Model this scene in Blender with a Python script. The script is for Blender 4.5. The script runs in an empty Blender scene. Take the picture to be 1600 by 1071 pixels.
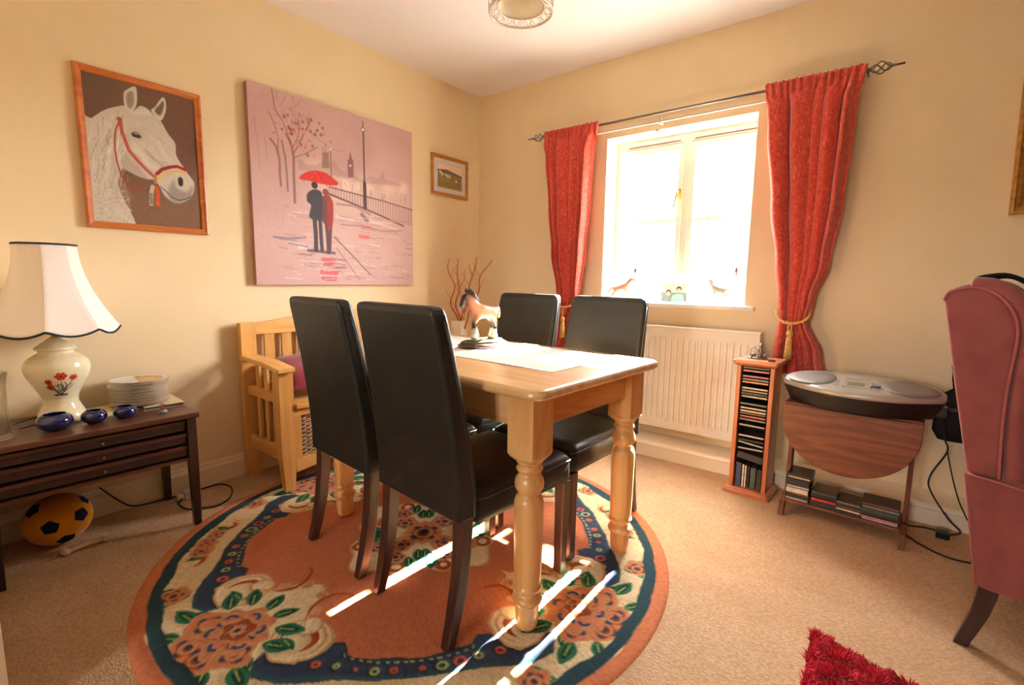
import bpy, math, random
import numpy as np
from mathutils import Vector, Matrix

# ------------------------------------------------------------------ camera, sky, sun, exposure
SC = bpy.context.scene
COL = SC.collection
PI = math.pi
cam_data = bpy.data.cameras.new('camera')
cam = bpy.data.objects.new('camera', cam_data)
COL.objects.link(cam)
cam_data.sensor_width = 36.0
cam_data.sensor_fit = 'HORIZONTAL'
cam_data.lens = 17.06
cam_data.clip_start = 0.02
Rm = ((0.78613376, -0.09070774, 0.6113639), (0.61788674, 0.09216811, -0.78084635), (0.01448056, 0.99160332, 0.12850357))
M = Matrix(((Rm[0][0], Rm[0][1], Rm[0][2], 2.75353), (Rm[1][0], Rm[1][1], Rm[1][2], -3.05506), (Rm[2][0], Rm[2][1], Rm[2][2], 1.09), (0, 0, 0, 1)))
cam.matrix_world = M
SC.camera = cam

world = bpy.data.worlds.new('sky')
SC.world = world
world.use_nodes = True
bg = world.node_tree.nodes['Background']
wt = world.node_tree
w_tc = wt.nodes.new('ShaderNodeTexCoord'); w_sx = wt.nodes.new('ShaderNodeSeparateXYZ'); w_rp = wt.nodes.new('ShaderNodeValToRGB')
wt.links.new(w_tc.outputs['Generated'], w_sx.inputs[0]); wt.links.new(w_sx.outputs['Z'], w_rp.inputs[0])
w_rp.color_ramp.elements[0].position = 0.0; w_rp.color_ramp.elements[0].color = (0.22, 0.21, 0.18, 1)
w_rp.color_ramp.elements[1].position = 0.03; w_rp.color_ramp.elements[1].color = (1.0, 0.985, 0.97, 1)
wt.links.new(w_rp.outputs[0], bg.inputs[0])
bg.inputs[1].default_value = 62.0

sun_data = bpy.data.lights.new('sun', 'SUN')
sun = bpy.data.objects.new('sun', sun_data)
COL.objects.link(sun)
sun_data.energy = 190.0
sun_data.angle = math.radians(0.6)
sun_data.color = (1.0, 0.95, 0.86)
SUN_EL = math.radians(32.9)
sd = Vector((0.002 * math.cos(SUN_EL), -math.cos(SUN_EL), -math.sin(SUN_EL)))
sun.rotation_euler = sd.to_track_quat('-Z', 'Y').to_euler()
sun.location = (1.6, 3, 3)

def portal(name, loc, sx, sy, direction):
    d = bpy.data.lights.new(name, 'AREA')
    d.shape = 'RECTANGLE'; d.size = sx; d.size_y = sy
    d.cycles.is_portal = True
    o = bpy.data.objects.new(name, d); COL.objects.link(o)
    o.location = loc
    o.rotation_euler = Vector(direction).to_track_quat('-Z', 'Y').to_euler()
portal('window_portal', (1.61, 0.26, 1.5), 0.93, 1.1, (0, -1, 0))
portal('fill_window_portal', (2.25, -6.16, 1.45), 0.7, 0.7, (0, 1, 0))  # samples sky through the added fill opening behind the camera

SC.view_settings.view_transform = 'Standard'
SC.view_settings.look = 'None'
SC.view_settings.gamma = 1.0
SC.view_settings.use_curve_mapping = False
SC.view_settings.exposure = 0.38
SC.cycles.max_bounces = 10
SC.cycles.diffuse_bounces = 6
SC.cycles.transparent_max_bounces = 16
SC.cycles.sample_clamp_indirect = 12.0

# ------------------------------------------------------------------ helpers
def lin(c):
    return tuple((v / 12.92 if v <= 0.04045 else ((v + 0.055) / 1.055) ** 2.4) for v in c)
def rgb(r, g, b):
    return lin((r / 255.0, g / 255.0, b / 255.0))

class MB:
    """collects shapes and links them as one mesh object"""
    def __init__(s):
        s.v = []; s.f = []; s.m = []; s.sm = []
    def add(s, verts, faces, mi=0, smooth=False, T=None):
        b = len(s.v)
        for p in verts:
            p = Vector(p)
            if T is not None: p = T @ p
            s.v.append(tuple(p))
        for f in faces:
            s.f.append([b + i for i in f]); s.m.append(mi); s.sm.append(smooth)
        return s
    def box(s, x0, x1, y0, y1, z0, z1, mi=0, T=None):
        v = [(x0, y0, z0), (x1, y0, z0), (x1, y1, z0), (x0, y1, z0), (x0, y0, z1), (x1, y0, z1), (x1, y1, z1), (x0, y1, z1)]
        return s.add(v, [(0, 3, 2, 1), (4, 5, 6, 7), (0, 1, 5, 4), (1, 2, 6, 5), (2, 3, 7, 6), (3, 0, 4, 7)], mi, False, T)
    def cbox(s, c, d, mi=0, T=None):
        return s.box(c[0] - d[0] / 2, c[0] + d[0] / 2, c[1] - d[1] / 2, c[1] + d[1] / 2, c[2] - d[2] / 2, c[2] + d[2] / 2, mi, T)
    def loft(s, rings, closed=True, caps=True, mi=0, smooth=True, T=None):
        n = len(rings[0]); v = [p for r in rings for p in r]; f = []
        for i in range(len(rings) - 1):
            for j in range(n if closed else n - 1):
                k = (j + 1) % n
                f.append((i * n + j, i * n + k, (i + 1) * n + k, (i + 1) * n + j))
        s.add(v, f, mi, smooth, T)
        if caps and closed:
            b = len(s.v) - len(v)
            s.f.append([b + j for j in reversed(range(n))]); s.m.append(mi); s.sm.append(False)
            s.f.append([b + (len(rings) - 1) * n + j for j in range(n)]); s.m.append(mi); s.sm.append(False)
        return s
    def lathe(s, prof, c=(0, 0, 0), seg=32, mi=0, caps=True, sx=1, sy=1, T=None, smooth=True, flip=False):
        rings = []
        for r, z in prof:
            rings.append([(c[0] + r * sx * math.cos(2 * PI * j / seg), c[1] + r * sy * math.sin(2 * PI * j / seg), c[2] + z) for j in range(seg)])
        return s.loft(rings, True, caps, mi, smooth, T)
    def tube(s, path, r, seg=8, mi=0, caps=True, closed=False, smooth=True, T=None):
        P_ = [Vector(p) for p in path]; n = len(P_)
        rr = r if isinstance(r, (list, tuple)) else [r] * n
        rings = []; prev = None
        for i in range(n):
            if closed: t = P_[(i + 1) % n] - P_[i - 1]
            else: t = P_[min(i + 1, n - 1)] - P_[max(i - 1, 0)]
            if t.length < 1e-9: t = Vector((0, 0, 1))
            t.normalize()
            if prev is None:
                u = t.cross(Vector((0, 0, 1)))
                if u.length < 1e-3: u = t.cross(Vector((1, 0, 0)))
            else:
                u = prev - t * prev.dot(t)
                if u.length < 1e-6: u = t.cross(Vector((0, 0, 1)))
            u.normalize(); prev = u; w = t.cross(u)
            rings.append([P_[i] + u * rr[i] * math.cos(2 * PI * j / seg) + w * rr[i] * math.sin(2 * PI * j / seg) for j in range(seg)])
        if closed:
            rings.append(rings[0]); return s.loft(rings, True, False, mi, smooth, T)
        return s.loft(rings, True, caps, mi, smooth, T)
    def ball(s, c, r, seg=16, mi=0, T=None):
        if not isinstance(r, (list, tuple)): r = (r, r, r)
        rings = []
        for i in range(1, seg // 2):
            a = PI * i / (seg // 2)
            rings.append([(c[0] + r[0] * math.sin(a) * math.cos(2 * PI * j / seg), c[1] + r[1] * math.sin(a) * math.sin(2 * PI * j / seg), c[2] - r[2] * math.cos(a)) for j in range(seg)])
        return s.loft(rings, True, True, mi, True, T)
    def prism(s, poly, axis, a0, a1, mi=0, smooth=False, T=None):
        """poly = 2-D outline; axis 0/1/2 = extrusion axis"""
        def p3(p, a):
            return (a, p[0], p[1]) if axis == 0 else ((p[0], a, p[1]) if axis == 1 else (p[0], p[1], a))
        n = len(poly)
        v = [p3(p, a0) for p in poly] + [p3(p, a1) for p in poly]
        f = [(j, (j + 1) % n, n + (j + 1) % n, n + j) for j in range(n)]
        s.add(v, f, mi, smooth, T)
        b = len(s.v) - 2 * n
        s.f.append([b + j for j in reversed(range(n))]); s.m.append(mi); s.sm.append(False)
        s.f.append([b + n + j for j in range(n)]); s.m.append(mi); s.sm.append(False)
        return s
    def build(s, name, mats, parent=None, bevel=0, seg=2, subsurf=0, solid=0, loc=None, weighted=False):
        me = bpy.data.meshes.new(name)
        me.from_pydata(s.v, [], s.f)
        if not isinstance(mats, (list, tuple)): mats = [mats]
        for m_ in mats: me.materials.append(m_)
        me.polygons.foreach_set('material_index', s.m)
        me.polygons.foreach_set('use_smooth', s.sm)
        me.update()
        import bmesh
        bm = bmesh.new(); bm.from_mesh(me)
        bmesh.ops.recalc_face_normals(bm, faces=bm.faces)
        bm.to_mesh(me); bm.free()
        o = bpy.data.objects.new(name, me); COL.objects.link(o)
        if parent is not None: o.parent = parent
        if loc is not None: o.location = loc
        if solid:
            m_ = o.modifiers.new('solid', 'SOLIDIFY'); m_.thickness = solid; m_.offset = 0
        if subsurf:
            m_ = o.modifiers.new('sub', 'SUBSURF'); m_.levels = subsurf; m_.render_levels = subsurf
        if bevel:
            m_ = o.modifiers.new('bevel', 'BEVEL'); m_.width = bevel; m_.segments = seg; m_.limit_method = 'ANGLE'; m_.angle_limit = math.radians(40)
        return o

def tag(o, label=None, cat=None, group=None, kind=None):
    if label: o['label'] = label
    if cat: o['category'] = cat
    if group: o['group'] = group
    if kind: o['kind'] = kind
    return o
def thing(name, label, cat, loc=(0, 0, 0), rz=0, group=None):
    o = bpy.data.objects.new(name, None); COL.objects.link(o)
    o.location = loc; o.rotation_euler = (0, 0, rz); o.empty_display_size = 0.05
    return tag(o, label, cat, group)
def struct(name, mb, mats, parent=None, **k):
    o = mb.build(name, mats, parent, **k)
    if parent is None: o['kind'] = 'structure'
    return o
def copy_tree(o, parent=None):
    c = o.copy(); COL.objects.link(c); c.parent = parent
    for ch in list(o.children): copy_tree(ch, c)
    return c

# ------------------------------------------------------------------ materials
def mat(name, color, rough=0.5, spec=0.5, metal=0.0, color2=None, nscale=8.0, ndetail=4.0, stretch=(1, 1, 1), bump=0.0, bscale=60.0, coat=0.0, sheen=0.0, trans=0.0, ior=1.45, contrast=(0.35, 0.65), emit=None, bdist=0.002, coatr=0.1):
    m = bpy.data.materials.new(name); m.use_nodes = True
    nt = m.node_tree; N = nt.nodes; L = nt.links
    b = N['Principled BSDF']
    b.inputs['Base Color'].default_value = (*color, 1)
    b.inputs['Roughness'].default_value = rough
    b.inputs['Metallic'].default_value = metal
    b.inputs['Specular IOR Level'].default_value = spec
    b.inputs['Coat Weight'].default_value = coat
    b.inputs['Coat Roughness'].default_value = coatr
    b.inputs['Sheen Weight'].default_value = sheen
    b.inputs['Transmission Weight'].default_value = trans
    b.inputs['IOR'].default_value = ior
    if emit:
        b.inputs['Emission Color'].default_value = (*emit[0], 1); b.inputs['Emission Strength'].default_value = emit[1]
    tc = N.new('ShaderNodeTexCoord'); mp = N.new('ShaderNodeMapping')
    mp.inputs['Scale'].default_value = stretch
    L.new(tc.outputs['Object'], mp.inputs['Vector'])
    if color2 is None: color2 = tuple(c * 0.93 for c in color)
    if color2 is not False:
        n = N.new('ShaderNodeTexNoise'); n.inputs['Scale'].default_value = nscale; n.inputs['Detail'].default_value = ndetail
        L.new(mp.outputs[0], n.inputs['Vector'])
        r = N.new('ShaderNodeValToRGB')
        r.color_ramp.elements[0].position = contrast[0]; r.color_ramp.elements[1].position = contrast[1]
        r.color_ramp.elements[0].color = (*color2, 1); r.color_ramp.elements[1].color = (*color, 1)
        L.new(n.outputs['Fac'], r.inputs[0]); L.new(r.outputs[0], b.inputs['Base Color'])
    if bump:
        n2 = N.new('ShaderNodeTexNoise'); n2.inputs['Scale'].default_value = bscale; n2.inputs['Detail'].default_value = 4
        L.new(mp.outputs[0], n2.inputs['Vector'])
        bp = N.new('ShaderNodeBump'); bp.inputs['Strength'].default_value = bump; bp.inputs['Distance'].default_value = bdist
        L.new(n2.outputs['Fac'], bp.inputs['Height']); L.new(bp.outputs[0], b.inputs['Normal'])
    return m

def wood(name, light, dark, axis=0, scale=14.0, rough=0.4, coat=0.0, distort=3.0, bump=0.05, fine=0.25, knots=0.0):
    """grain runs along the given axis (object space)"""
    m = bpy.data.materials.new(name); m.use_nodes = True
    nt = m.node_tree; N = nt.nodes; L = nt.links
    b = N['Principled BSDF']; b.inputs['Roughness'].default_value = rough; b.inputs['Coat Weight'].default_value = coat; b.inputs['Coat Roughness'].default_value = 0.30
    tc = N.new('ShaderNodeTexCoord'); mp = N.new('ShaderNodeMapping')
    st = [1.0, 1.0, 1.0]; st[axis] = 0.09
    mp.inputs['Scale'].default_value = st
    L.new(tc.outputs['Object'], mp.inputs['Vector'])
    n = N.new('ShaderNodeTexNoise'); n.inputs['Scale'].default_value = scale; n.inputs['Detail'].default_value = 6; n.inputs['Distortion'].default_value = distort * 0.3
    L.new(mp.outputs[0], n.inputs['Vector'])
    mu = N.new('ShaderNodeMath'); mu.operation = 'MULTIPLY'; mu.inputs[1].default_value = 7.0
    L.new(n.outputs['Fac'], mu.inputs[0])
    fr = N.new('ShaderNodeMath'); fr.operation = 'PINGPONG'; fr.inputs[1].default_value = 1.0
    L.new(mu.outputs[0], fr.inputs[0])
    n2 = N.new('ShaderNodeTexNoise'); n2.inputs['Scale'].default_value = scale * 9; n2.inputs['Detail'].default_value = 3
    L.new(mp.outputs[0], n2.inputs['Vector'])
    mx = N.new('ShaderNodeMix'); mx.data_type = 'FLOAT'; mx.inputs['Factor'].default_value = fine
    L.new(fr.outputs[0], mx.inputs['A']); L.new(n2.outputs['Fac'], mx.inputs['B'])
    r = N.new('ShaderNodeValToRGB')
    r.color_ramp.elements[0].position = 0.1; r.color_ramp.elements[1].position = 0.85
    r.color_ramp.elements[0].color = (*dark, 1); r.color_ramp.elements[1].color = (*light, 1)
    L.new(mx.outputs['Result'], r.inputs[0])
    out = r.outputs[0]
    if knots:
        vo = N.new('ShaderNodeTexVoronoi'); vo.inputs['Scale'].default_value = 5.0
        mp2 = N.new('ShaderNodeMapping'); s2 = [1.0, 1.0, 1.0]; s2[axis] = 0.6; mp2.inputs['Scale'].default_value = s2
        L.new(tc.outputs['Object'], mp2.inputs['Vector']); L.new(mp2.outputs[0], vo.inputs['Vector'])
        kr = N.new('ShaderNodeValToRGB'); kr.color_ramp.elements[0].position = 0.03; kr.color_ramp.elements[1].position = 0.09
        kr.color_ramp.elements[0].color = (knots, knots, knots, 1); kr.color_ramp.elements[1].color = (0, 0, 0, 1)
        L.new(vo.outputs['Distance'], kr.inputs[0])
        mk = N.new('ShaderNodeMix'); mk.data_type = 'RGBA'
        L.new(kr.outputs[0], mk.inputs['Factor']); L.new(out, mk.inputs[6]); mk.inputs[7].default_value = (*[c * 0.35 for c in dark], 1)
        out = mk.outputs[2]
    L.new(out, b.inputs['Base Color'])
    bp = N.new('ShaderNodeBump'); bp.inputs['Strength'].default_value = bump; bp.inputs['Distance'].default_value = 0.002
    L.new(mx.outputs['Result'], bp.inputs['Height']); L.new(bp.outputs[0], b.inputs['Normal'])
    return m

def vcol_mat(name, rough=0.7, spec=0.3, bump=0.0, bscale=300, coat=0, nmix=0.0):
    m = bpy.data.materials.new(name); m.use_nodes = True
    nt = m.node_tree; N = nt.nodes; L = nt.links
    b = N['Principled BSDF']; b.inputs['Roughness'].default_value = rough; b.inputs['Specular IOR Level'].default_value = spec
    b.inputs['Coat Weight'].default_value = coat
    a = N.new('ShaderNodeVertexColor'); a.layer_name = 'paint'
    L.new(a.outputs[0], b.inputs['Base Color'])
    if bump:
        tc = N.new('ShaderNodeTexCoord'); n = N.new('ShaderNodeTexNoise'); n.inputs['Scale'].default_value = bscale; n.inputs['Detail'].default_value = 3
        L.new(tc.outputs['Object'], n.inputs['Vector'])
        bp = N.new('ShaderNodeBump'); bp.inputs['Strength'].default_value = bump; bp.inputs['Distance'].default_value = 0.003
        L.new(n.outputs['Fac'], bp.inputs['Height']); L.new(bp.outputs[0], b.inputs['Normal'])
    return m

def carpet_mat():
    m = bpy.data.materials.new('carpet_loop'); m.use_nodes = True
    nt = m.node_tree; N = nt.nodes; L = nt.links
    b = N['Principled BSDF']; b.inputs['Roughness'].default_value = 0.95; b.inputs['Specular IOR Level'].default_value = 0.1
    tc = N.new('ShaderNodeTexCoord'); mp = N.new('ShaderNodeMapping'); mp.inputs['Rotation'].default_value = (0, 0, 0.0)
    mp.inputs['Rotation'].default_value = (0, 0, 0.66)
    mp.inputs['Scale'].default_value = (0.75, 1.15, 1)
    L.new(tc.outputs['Object'], mp.inputs['Vector'])
    nw = N.new('ShaderNodeTexNoise'); nw.inputs['Scale'].default_value = 25
    L.new(mp.outputs[0], nw.inputs['Vector'])
    vm = N.new('ShaderNodeVectorMath'); vm.operation = 'MULTIPLY_ADD'
    vm.inputs[1].default_value = (0.010, 0.010, 0); L.new(nw.outputs['Color'], vm.inputs[0]); L.new(mp.outputs[0], vm.inputs[2])
    vo = N.new('ShaderNodeTexVoronoi'); vo.inputs['Scale'].default_value = 125; vo.inputs['Randomness'].default_value = 0.7
    L.new(vm.outputs[0], vo.inputs['Vector'])
    n = N.new('ShaderNodeTexNoise'); n.inputs['Scale'].default_value = 5; n.inputs['Detail'].default_value = 6
    L.new(mp.outputs[0], n.inputs['Vector'])
    r = N.new('ShaderNodeValToRGB'); r.color_ramp.elements[0].position = 0.3; r.color_ramp.elements[1].position = 0.7
    r.color_ramp.elements[0].color = (*rgb(206, 172, 136), 1); r.color_ramp.elements[1].color = (*rgb(216, 184, 150), 1)
    L.new(n.outputs['Fac'], r.inputs[0])
    r2 = N.new('ShaderNodeValToRGB'); r2.color_ramp.elements[0].position = 0.1; r2.color_ramp.elements[1].position = 0.75
    r2.color_ramp.elements[0].color = (1, 1, 1, 1); r2.color_ramp.elements[1].color = (0.72, 0.68, 0.64, 1)
    L.new(vo.outputs['Distance'], r2.inputs[0])
    mx = N.new('ShaderNodeMix'); mx.data_type = 'RGBA'; mx.blend_type = 'MULTIPLY'; mx.inputs['Factor'].default_value = 1
    L.new(r.outputs[0], mx.inputs[6]); L.new(r2.outputs[0], mx.inputs[7]); L.new(mx.outputs[2], b.inputs['Base Color'])
    bp = N.new('ShaderNodeBump'); bp.inputs['Strength'].default_value = 0.7; bp.inputs['Distance'].default_value = 0.004; bp.invert = True
    L.new(vo.outputs['Distance'], bp.inputs['Height']); L.new(bp.outputs[0], b.inputs['Normal'])
    return m

def glass_pane_mat():
    m = bpy.data.materials.new('window_glass'); m.use_nodes = True
    nt = m.node_tree; N = nt.nodes; L = nt.links
    for n in list(N):
        if n.type != 'OUTPUT_MATERIAL': N.remove(n)
    out = [n for n in N if n.type == 'OUTPUT_MATERIAL'][0]
    t = N.new('ShaderNodeBsdfTransparent'); g = N.new('ShaderNodeBsdfGlossy'); g.inputs['Roughness'].default_value = 0.02
    mx = N.new('ShaderNodeMixShader'); mx.inputs[0].default_value = 0.06
    L.new(t.outputs[0], mx.inputs[1]); L.new(g.outputs[0], mx.inputs[2]); L.new(mx.outputs[0], out.inputs[0])
    return m

DIMWALL = mat('low_bounce_wall', rgb(150, 128, 100), 0.9, 0.2)  # unseen walls coloured darker to cut the light bounced into the room
WALL = mat('cream_wall_paint', rgb(238, 218, 180), 0.85, 0.2, color2=rgb(234, 213, 174), nscale=3, bump=0.08, bscale=90)
WHITE = mat('white_ceiling_paint', rgb(242, 240, 241), 0.9, 0.2, nscale=2, color2=rgb(239, 237, 238))
TRIM = mat('cream_gloss_trim', rgb(242, 226, 200), 0.35, 0.5, nscale=3, color2=rgb(238, 221, 194))
REVEAL = mat('white_window_reveal', rgb(252, 248, 240), 0.7, 0.3)
UPVC = mat('white_frame', rgb(252, 247, 232), 0.35, 0.5)
CARPET = carpet_mat()
GLASS = glass_pane_mat()
PINE = wood('pine_table', rgb(242, 200, 140), rgb(220, 164, 100), 0, 9, 0.36, 0.8, knots=0.85)
PINEZ = wood('pine_leg', rgb(236, 184, 116), rgb(214, 150, 84), 2, 9, 0.32, 0.25, knots=0.4)
BENCHX = wood('bench_beech_x', rgb(232, 182, 108), rgb(212, 154, 80), 0, 7, 0.35, 0.2)
BENCHY = wood('bench_beech_y', rgb(232, 182, 108), rgb(212, 154, 80), 1, 7, 0.35, 0.2)
BENCHZ = wood('bench_beech_z', rgb(232, 180, 106), rgb(208, 150, 78), 2, 7, 0.35, 0.2)
LEATHER = mat('black_leather', rgb(36, 37, 31), 0.42, 0.5, color2=rgb(28, 28, 24), nscale=6, bump=0.15, bscale=220, bdist=0.001)
STITCH = mat('leather_piping', rgb(44, 42, 37), 0.45, 0.5, bump=0.2, bscale=300)
LEGDARK = wood('dark_leg_wood', rgb(74, 40, 30), rgb(48, 25, 20), 2, 10, 0.35, 0.2)
MAHOG = wood('mahogany_sideboard', rgb(104, 62, 44), rgb(76, 42, 30), 1, 8, 0.38, 0.15)
MAHOGD = wood('mahogany_dark', rgb(58, 36, 28), rgb(40, 24, 19), 2, 8, 0.4, 0.1)
BLACK = mat('black_gap', rgb(14, 12, 11), 0.7, 0.2)
CHROME = mat('chrome', rgb(200, 200, 200), 0.15, 0.5, metal=1.0)
PEWTER = mat('pewter', rgb(150, 140, 128), 0.3, 0.5, metal=0.9, bump=0.3, bscale=150)
IRON = mat('gunmetal_rod', rgb(120, 112, 105), 0.35, 0.5, metal=0.8)
BRASS = mat('brass', rgb(205, 165, 90), 0.3, 0.5, metal=0.9)
GOLDF = mat('gilt_frame', rgb(190, 140, 60), 0.4, 0.5, metal=0.35, nscale=40, color2=rgb(150, 100, 40), bump=0.4, bscale=80)
CABLE = mat('black_cable', rgb(22, 20, 20), 0.5)
WPLAST = mat('white_plastic', rgb(225, 215, 200), 0.4)
ORANGEWOOD = wood('orange_frame', rgb(200, 116, 48), rgb(168, 84, 30), 1, 10, 0.35, 0.3)
ORANGEWOODZ = wood('orange_frame_z', rgb(200, 116, 48), rgb(168, 84, 30), 2, 10, 0.35, 0.3)
OAKGOLD = wood('gold_oak_frame', rgb(196, 132, 40), rgb(156, 96, 24), 1, 12, 0.35, 0.2)
OAKGOLDZ = wood('gold_oak_frame_z', rgb(196, 132, 40), rgb(156, 96, 24), 2, 12, 0.35, 0.2)

def curtain_mat():
    m = mat('terracotta_weave', rgb(200, 72, 56), 0.85, 0.2, color2=rgb(180, 52, 42), nscale=60, stretch=(1, 1, 0.5), ndetail=8, bump=0.5, bscale=350, sheen=0.3)
    nt = m.node_tree; N = nt.nodes; L = nt.links; b = N['Principled BSDF']
    src = b.inputs['Base Color'].links[0].from_socket
    tc = N.new('ShaderNodeTexCoord'); mp = N.new('ShaderNodeMapping'); mp.inputs['Scale'].default_value = (1, 1, 0.45)
    L.new(tc.outputs['Object'], mp.inputs[0])
    n = N.new('ShaderNodeTexNoise'); n.inputs['Scale'].default_value = 150; n.inputs['Detail'].default_value = 8
    L.new(mp.outputs[0], n.inputs['Vector'])
    r = N.new('ShaderNodeValToRGB'); r.color_ramp.elements[0].position = 0.53; r.color_ramp.elements[1].position = 0.68
    r.color_ramp.elements[0].color = (0, 0, 0, 1); r.color_ramp.elements[1].color = (0.55, 0.55, 0.55, 1)
    L.new(n.outputs['Fac'], r.inputs[0])
    mx = N.new('ShaderNodeMix'); mx.data_type = 'RGBA'
    L.new(r.outputs[0], mx.inputs['Factor']); L.new(src, mx.inputs[6]); mx.inputs[7].default_value = (*rgb(226, 140, 100), 1)
    L.new(mx.outputs[2], b.inputs['Base Color'])
    return m
CURT = curtain_mat()

# ------------------------------------------------------------------ the room
CEIL = 2.53
XR, YB = 4.6, -6.0
struct('floor', MB().box(-0.3, XR + 0.3, YB - 0.3, 0.3, -0.1, 0), CARPET)
struct('ceiling', MB().box(-0.3, XR + 0.3, YB - 0.3, 0.3, CEIL, CEIL + 0.1), WHITE)
struct('wall_left', MB().box(-0.2, 0, YB - 0.2, 0.3, 0, CEIL), WALL)
struct('wall_right', MB().box(XR, XR + 0.2, YB - 0.2, 0.3, 0, CEIL), DIMWALL)
WX0, WX1, WZ0, WZ1, WD = 1.145, 2.073, 0.957, 2.035, 0.27
w = MB()
w.box(0, WX0, 0, WD, 0, CEIL); w.box(WX1, XR, 0, WD, 0, CEIL)
w.box(WX0, WX1, 0, WD, 0, WZ0 - 0.028); w.box(WX0, WX1, 0, WD, WZ1, CEIL)
struct('wall_back', w, WALL)
w = MB()
t = 0.004
w.box(WX0, WX0 + t, 0.0005, 0.165, WZ0, WZ1); w.box(WX1 - t, WX1, 0.0005, 0.165, WZ0, WZ1); w.box(WX0 + t, WX1 - t, 0.0005, 0.165, WZ1 - t, WZ1)
struct('trim_2', w, REVEAL)
PX0, PX1, PZ0, PZ1 = 1.9, 2.6, 1.1, 1.8  # opening added in the unseen wall, sized for the fill light
w = MB()
w.box(0, PX0, YB - 0.2, YB, 0, CEIL); w.box(PX1, XR, YB - 0.2, YB, 0, CEIL); w.box(PX0, PX1, YB - 0.2, YB, PZ1, CEIL); w.box(PX0, PX1, YB - 0.2, YB, 0, PZ0)
struct('wall_front', w, DIMWALL)
w = MB()
for a, b_ in ((PX0, PX0 + 0.05), (PX1 - 0.05, PX1), ((PX0 + PX1) / 2 - 0.03, (PX0 + PX1) / 2 + 0.03)): w.box(a, b_, YB - 0.14, YB - 0.08, PZ0, PZ1)
w.box(PX0 + 0.05, PX1 - 0.05, YB - 0.14, YB - 0.08, PZ1 - 0.05, PZ1); w.box(PX0 + 0.05, PX1 - 0.05, YB - 0.14, YB - 0.08, PZ0, PZ0 + 0.05)
d = struct('fill_window', w, UPVC)  # unseen window added behind the camera to let in fill light
MB().box(PX0 + 0.05, PX1 - 0.05, YB - 0.115, YB - 0.105, PZ0 + 0.05, PZ1 - 0.05).build('pane', GLASS, d)

# skirting on the left wall and the boxed-in skirting under the window
prof = [(0, 0), (0.018, 0), (0.018, 0.088), (0.014, 0.096), (0.010, 0.100), (0.009, 0.112), (0.004, 0.120), (0, 0.121)]
struct('baseboard_left', MB().prism(prof, 1, YB, -0.215), TRIM)
prof = [(0, 0), (-0.205, 0), (-0.205, 0.070), (-0.211, 0.074), (-0.211, 0.080), (-0.207, 0.088), (-0.198, 0.094), (-0.190, 0.096), (0, 0.096)]
struct('trim_1', MB().prism(prof, 0, 0, XR), TRIM)

# window
win = MB()
fy0, fy1 = 0.165, 0.235
win.box(WX0, WX0 + 0.055, fy0, fy1, WZ0, WZ1); win.box(WX1 - 0.030, WX1, fy0, fy1, WZ0, WZ1)
win.box(WX0 + 0.055, WX1 - 0.030, fy0, fy1, WZ1 - 0.075, WZ1); win.box(WX0 + 0.055, WX1 - 0.030, fy0, fy1, WZ0, WZ0 + 0.055)
win.box(1.605, 1.655, fy0, fy1, WZ0 + 0.055, WZ1 - 0.075)
window = struct('window_1', win, UPVC, bevel=0.004)
cas = MB()
def casement(mb, x0, x1, z0, z1, wd=0.042):
    y0, y1 = 0.15, 0.20
    mb.box(x0, x0 + wd, y0, y1, z0, z1); mb.box(x1 - wd * 0.75, x1, y0, y1, z0, z1)
    mb.box(x0 + wd, x1 - wd * 0.75, y0, y1, z1 - wd, z1); mb.box(x0 + wd, x1 - wd * 0.75, y0, y1, z0, z0 + wd)
    mb.box(x0 + wd, x1 - wd * 0.75, 0.162, 0.192, 1.478, 1.504)
casement(cas, WX0 + 0.045, 1.615, WZ0 + 0.045, WZ1 - 0.065)
cas.build('casement', UPVC, window, bevel=0.004)
cas = MB(); casement(cas, 1.65, WX1 - 0.018, WZ0 + 0.045, WZ1 - 0.065)
cas.build('casement', UPVC, window, bevel=0.004)
MB().box(WX0 + 0.08, 1.58, 0.176, 0.180, WZ0 + 0.09, WZ1 - 0.11).build('pane', GLASS, window)
MB().box(1.685, WX1 - 0.050, 0.176, 0.180, WZ0 + 0.09, WZ1 - 0.11).build('pane', GLASS, window)
for x0, x1 in ((1.235, 1.59), (1.68, 2.035)):
    v = MB().box(x0 - 0.02, x1 + 0.02, 0.152, 0.165, WZ1 - 0.058, WZ1 - 0.022).build('trickle_vent', UPVC, window, bevel=0.003)
    MB().box(x0, x1, 0.149, 0.1522, WZ1 - 0.051, WZ1 - 0.043).build('slot', mat('vent_slot', rgb(120, 80, 60), 0.6), v)
hd = MB(); hd.cbox((1.600, 0.146, 1.655), (0.022, 0.010, 0.06))
hd.tube([(1.600, 0.138, 1.670), (1.600, 0.118, 1.668), (1.596, 0.110, 1.650), (1.588, 0.112, 1.610), (1.578, 0.114, 1.570), (1.574, 0.112, 1.540)], [0.008, 0.008, 0.008, 0.007, 0.006, 0.005], 8)
hd.build('window_handle', BRASS, window)
struct('trim_3', MB().box(1.095, 2.130, -0.035, 0.165, 0.930, 0.957), REVEAL, bevel=0.008)

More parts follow.
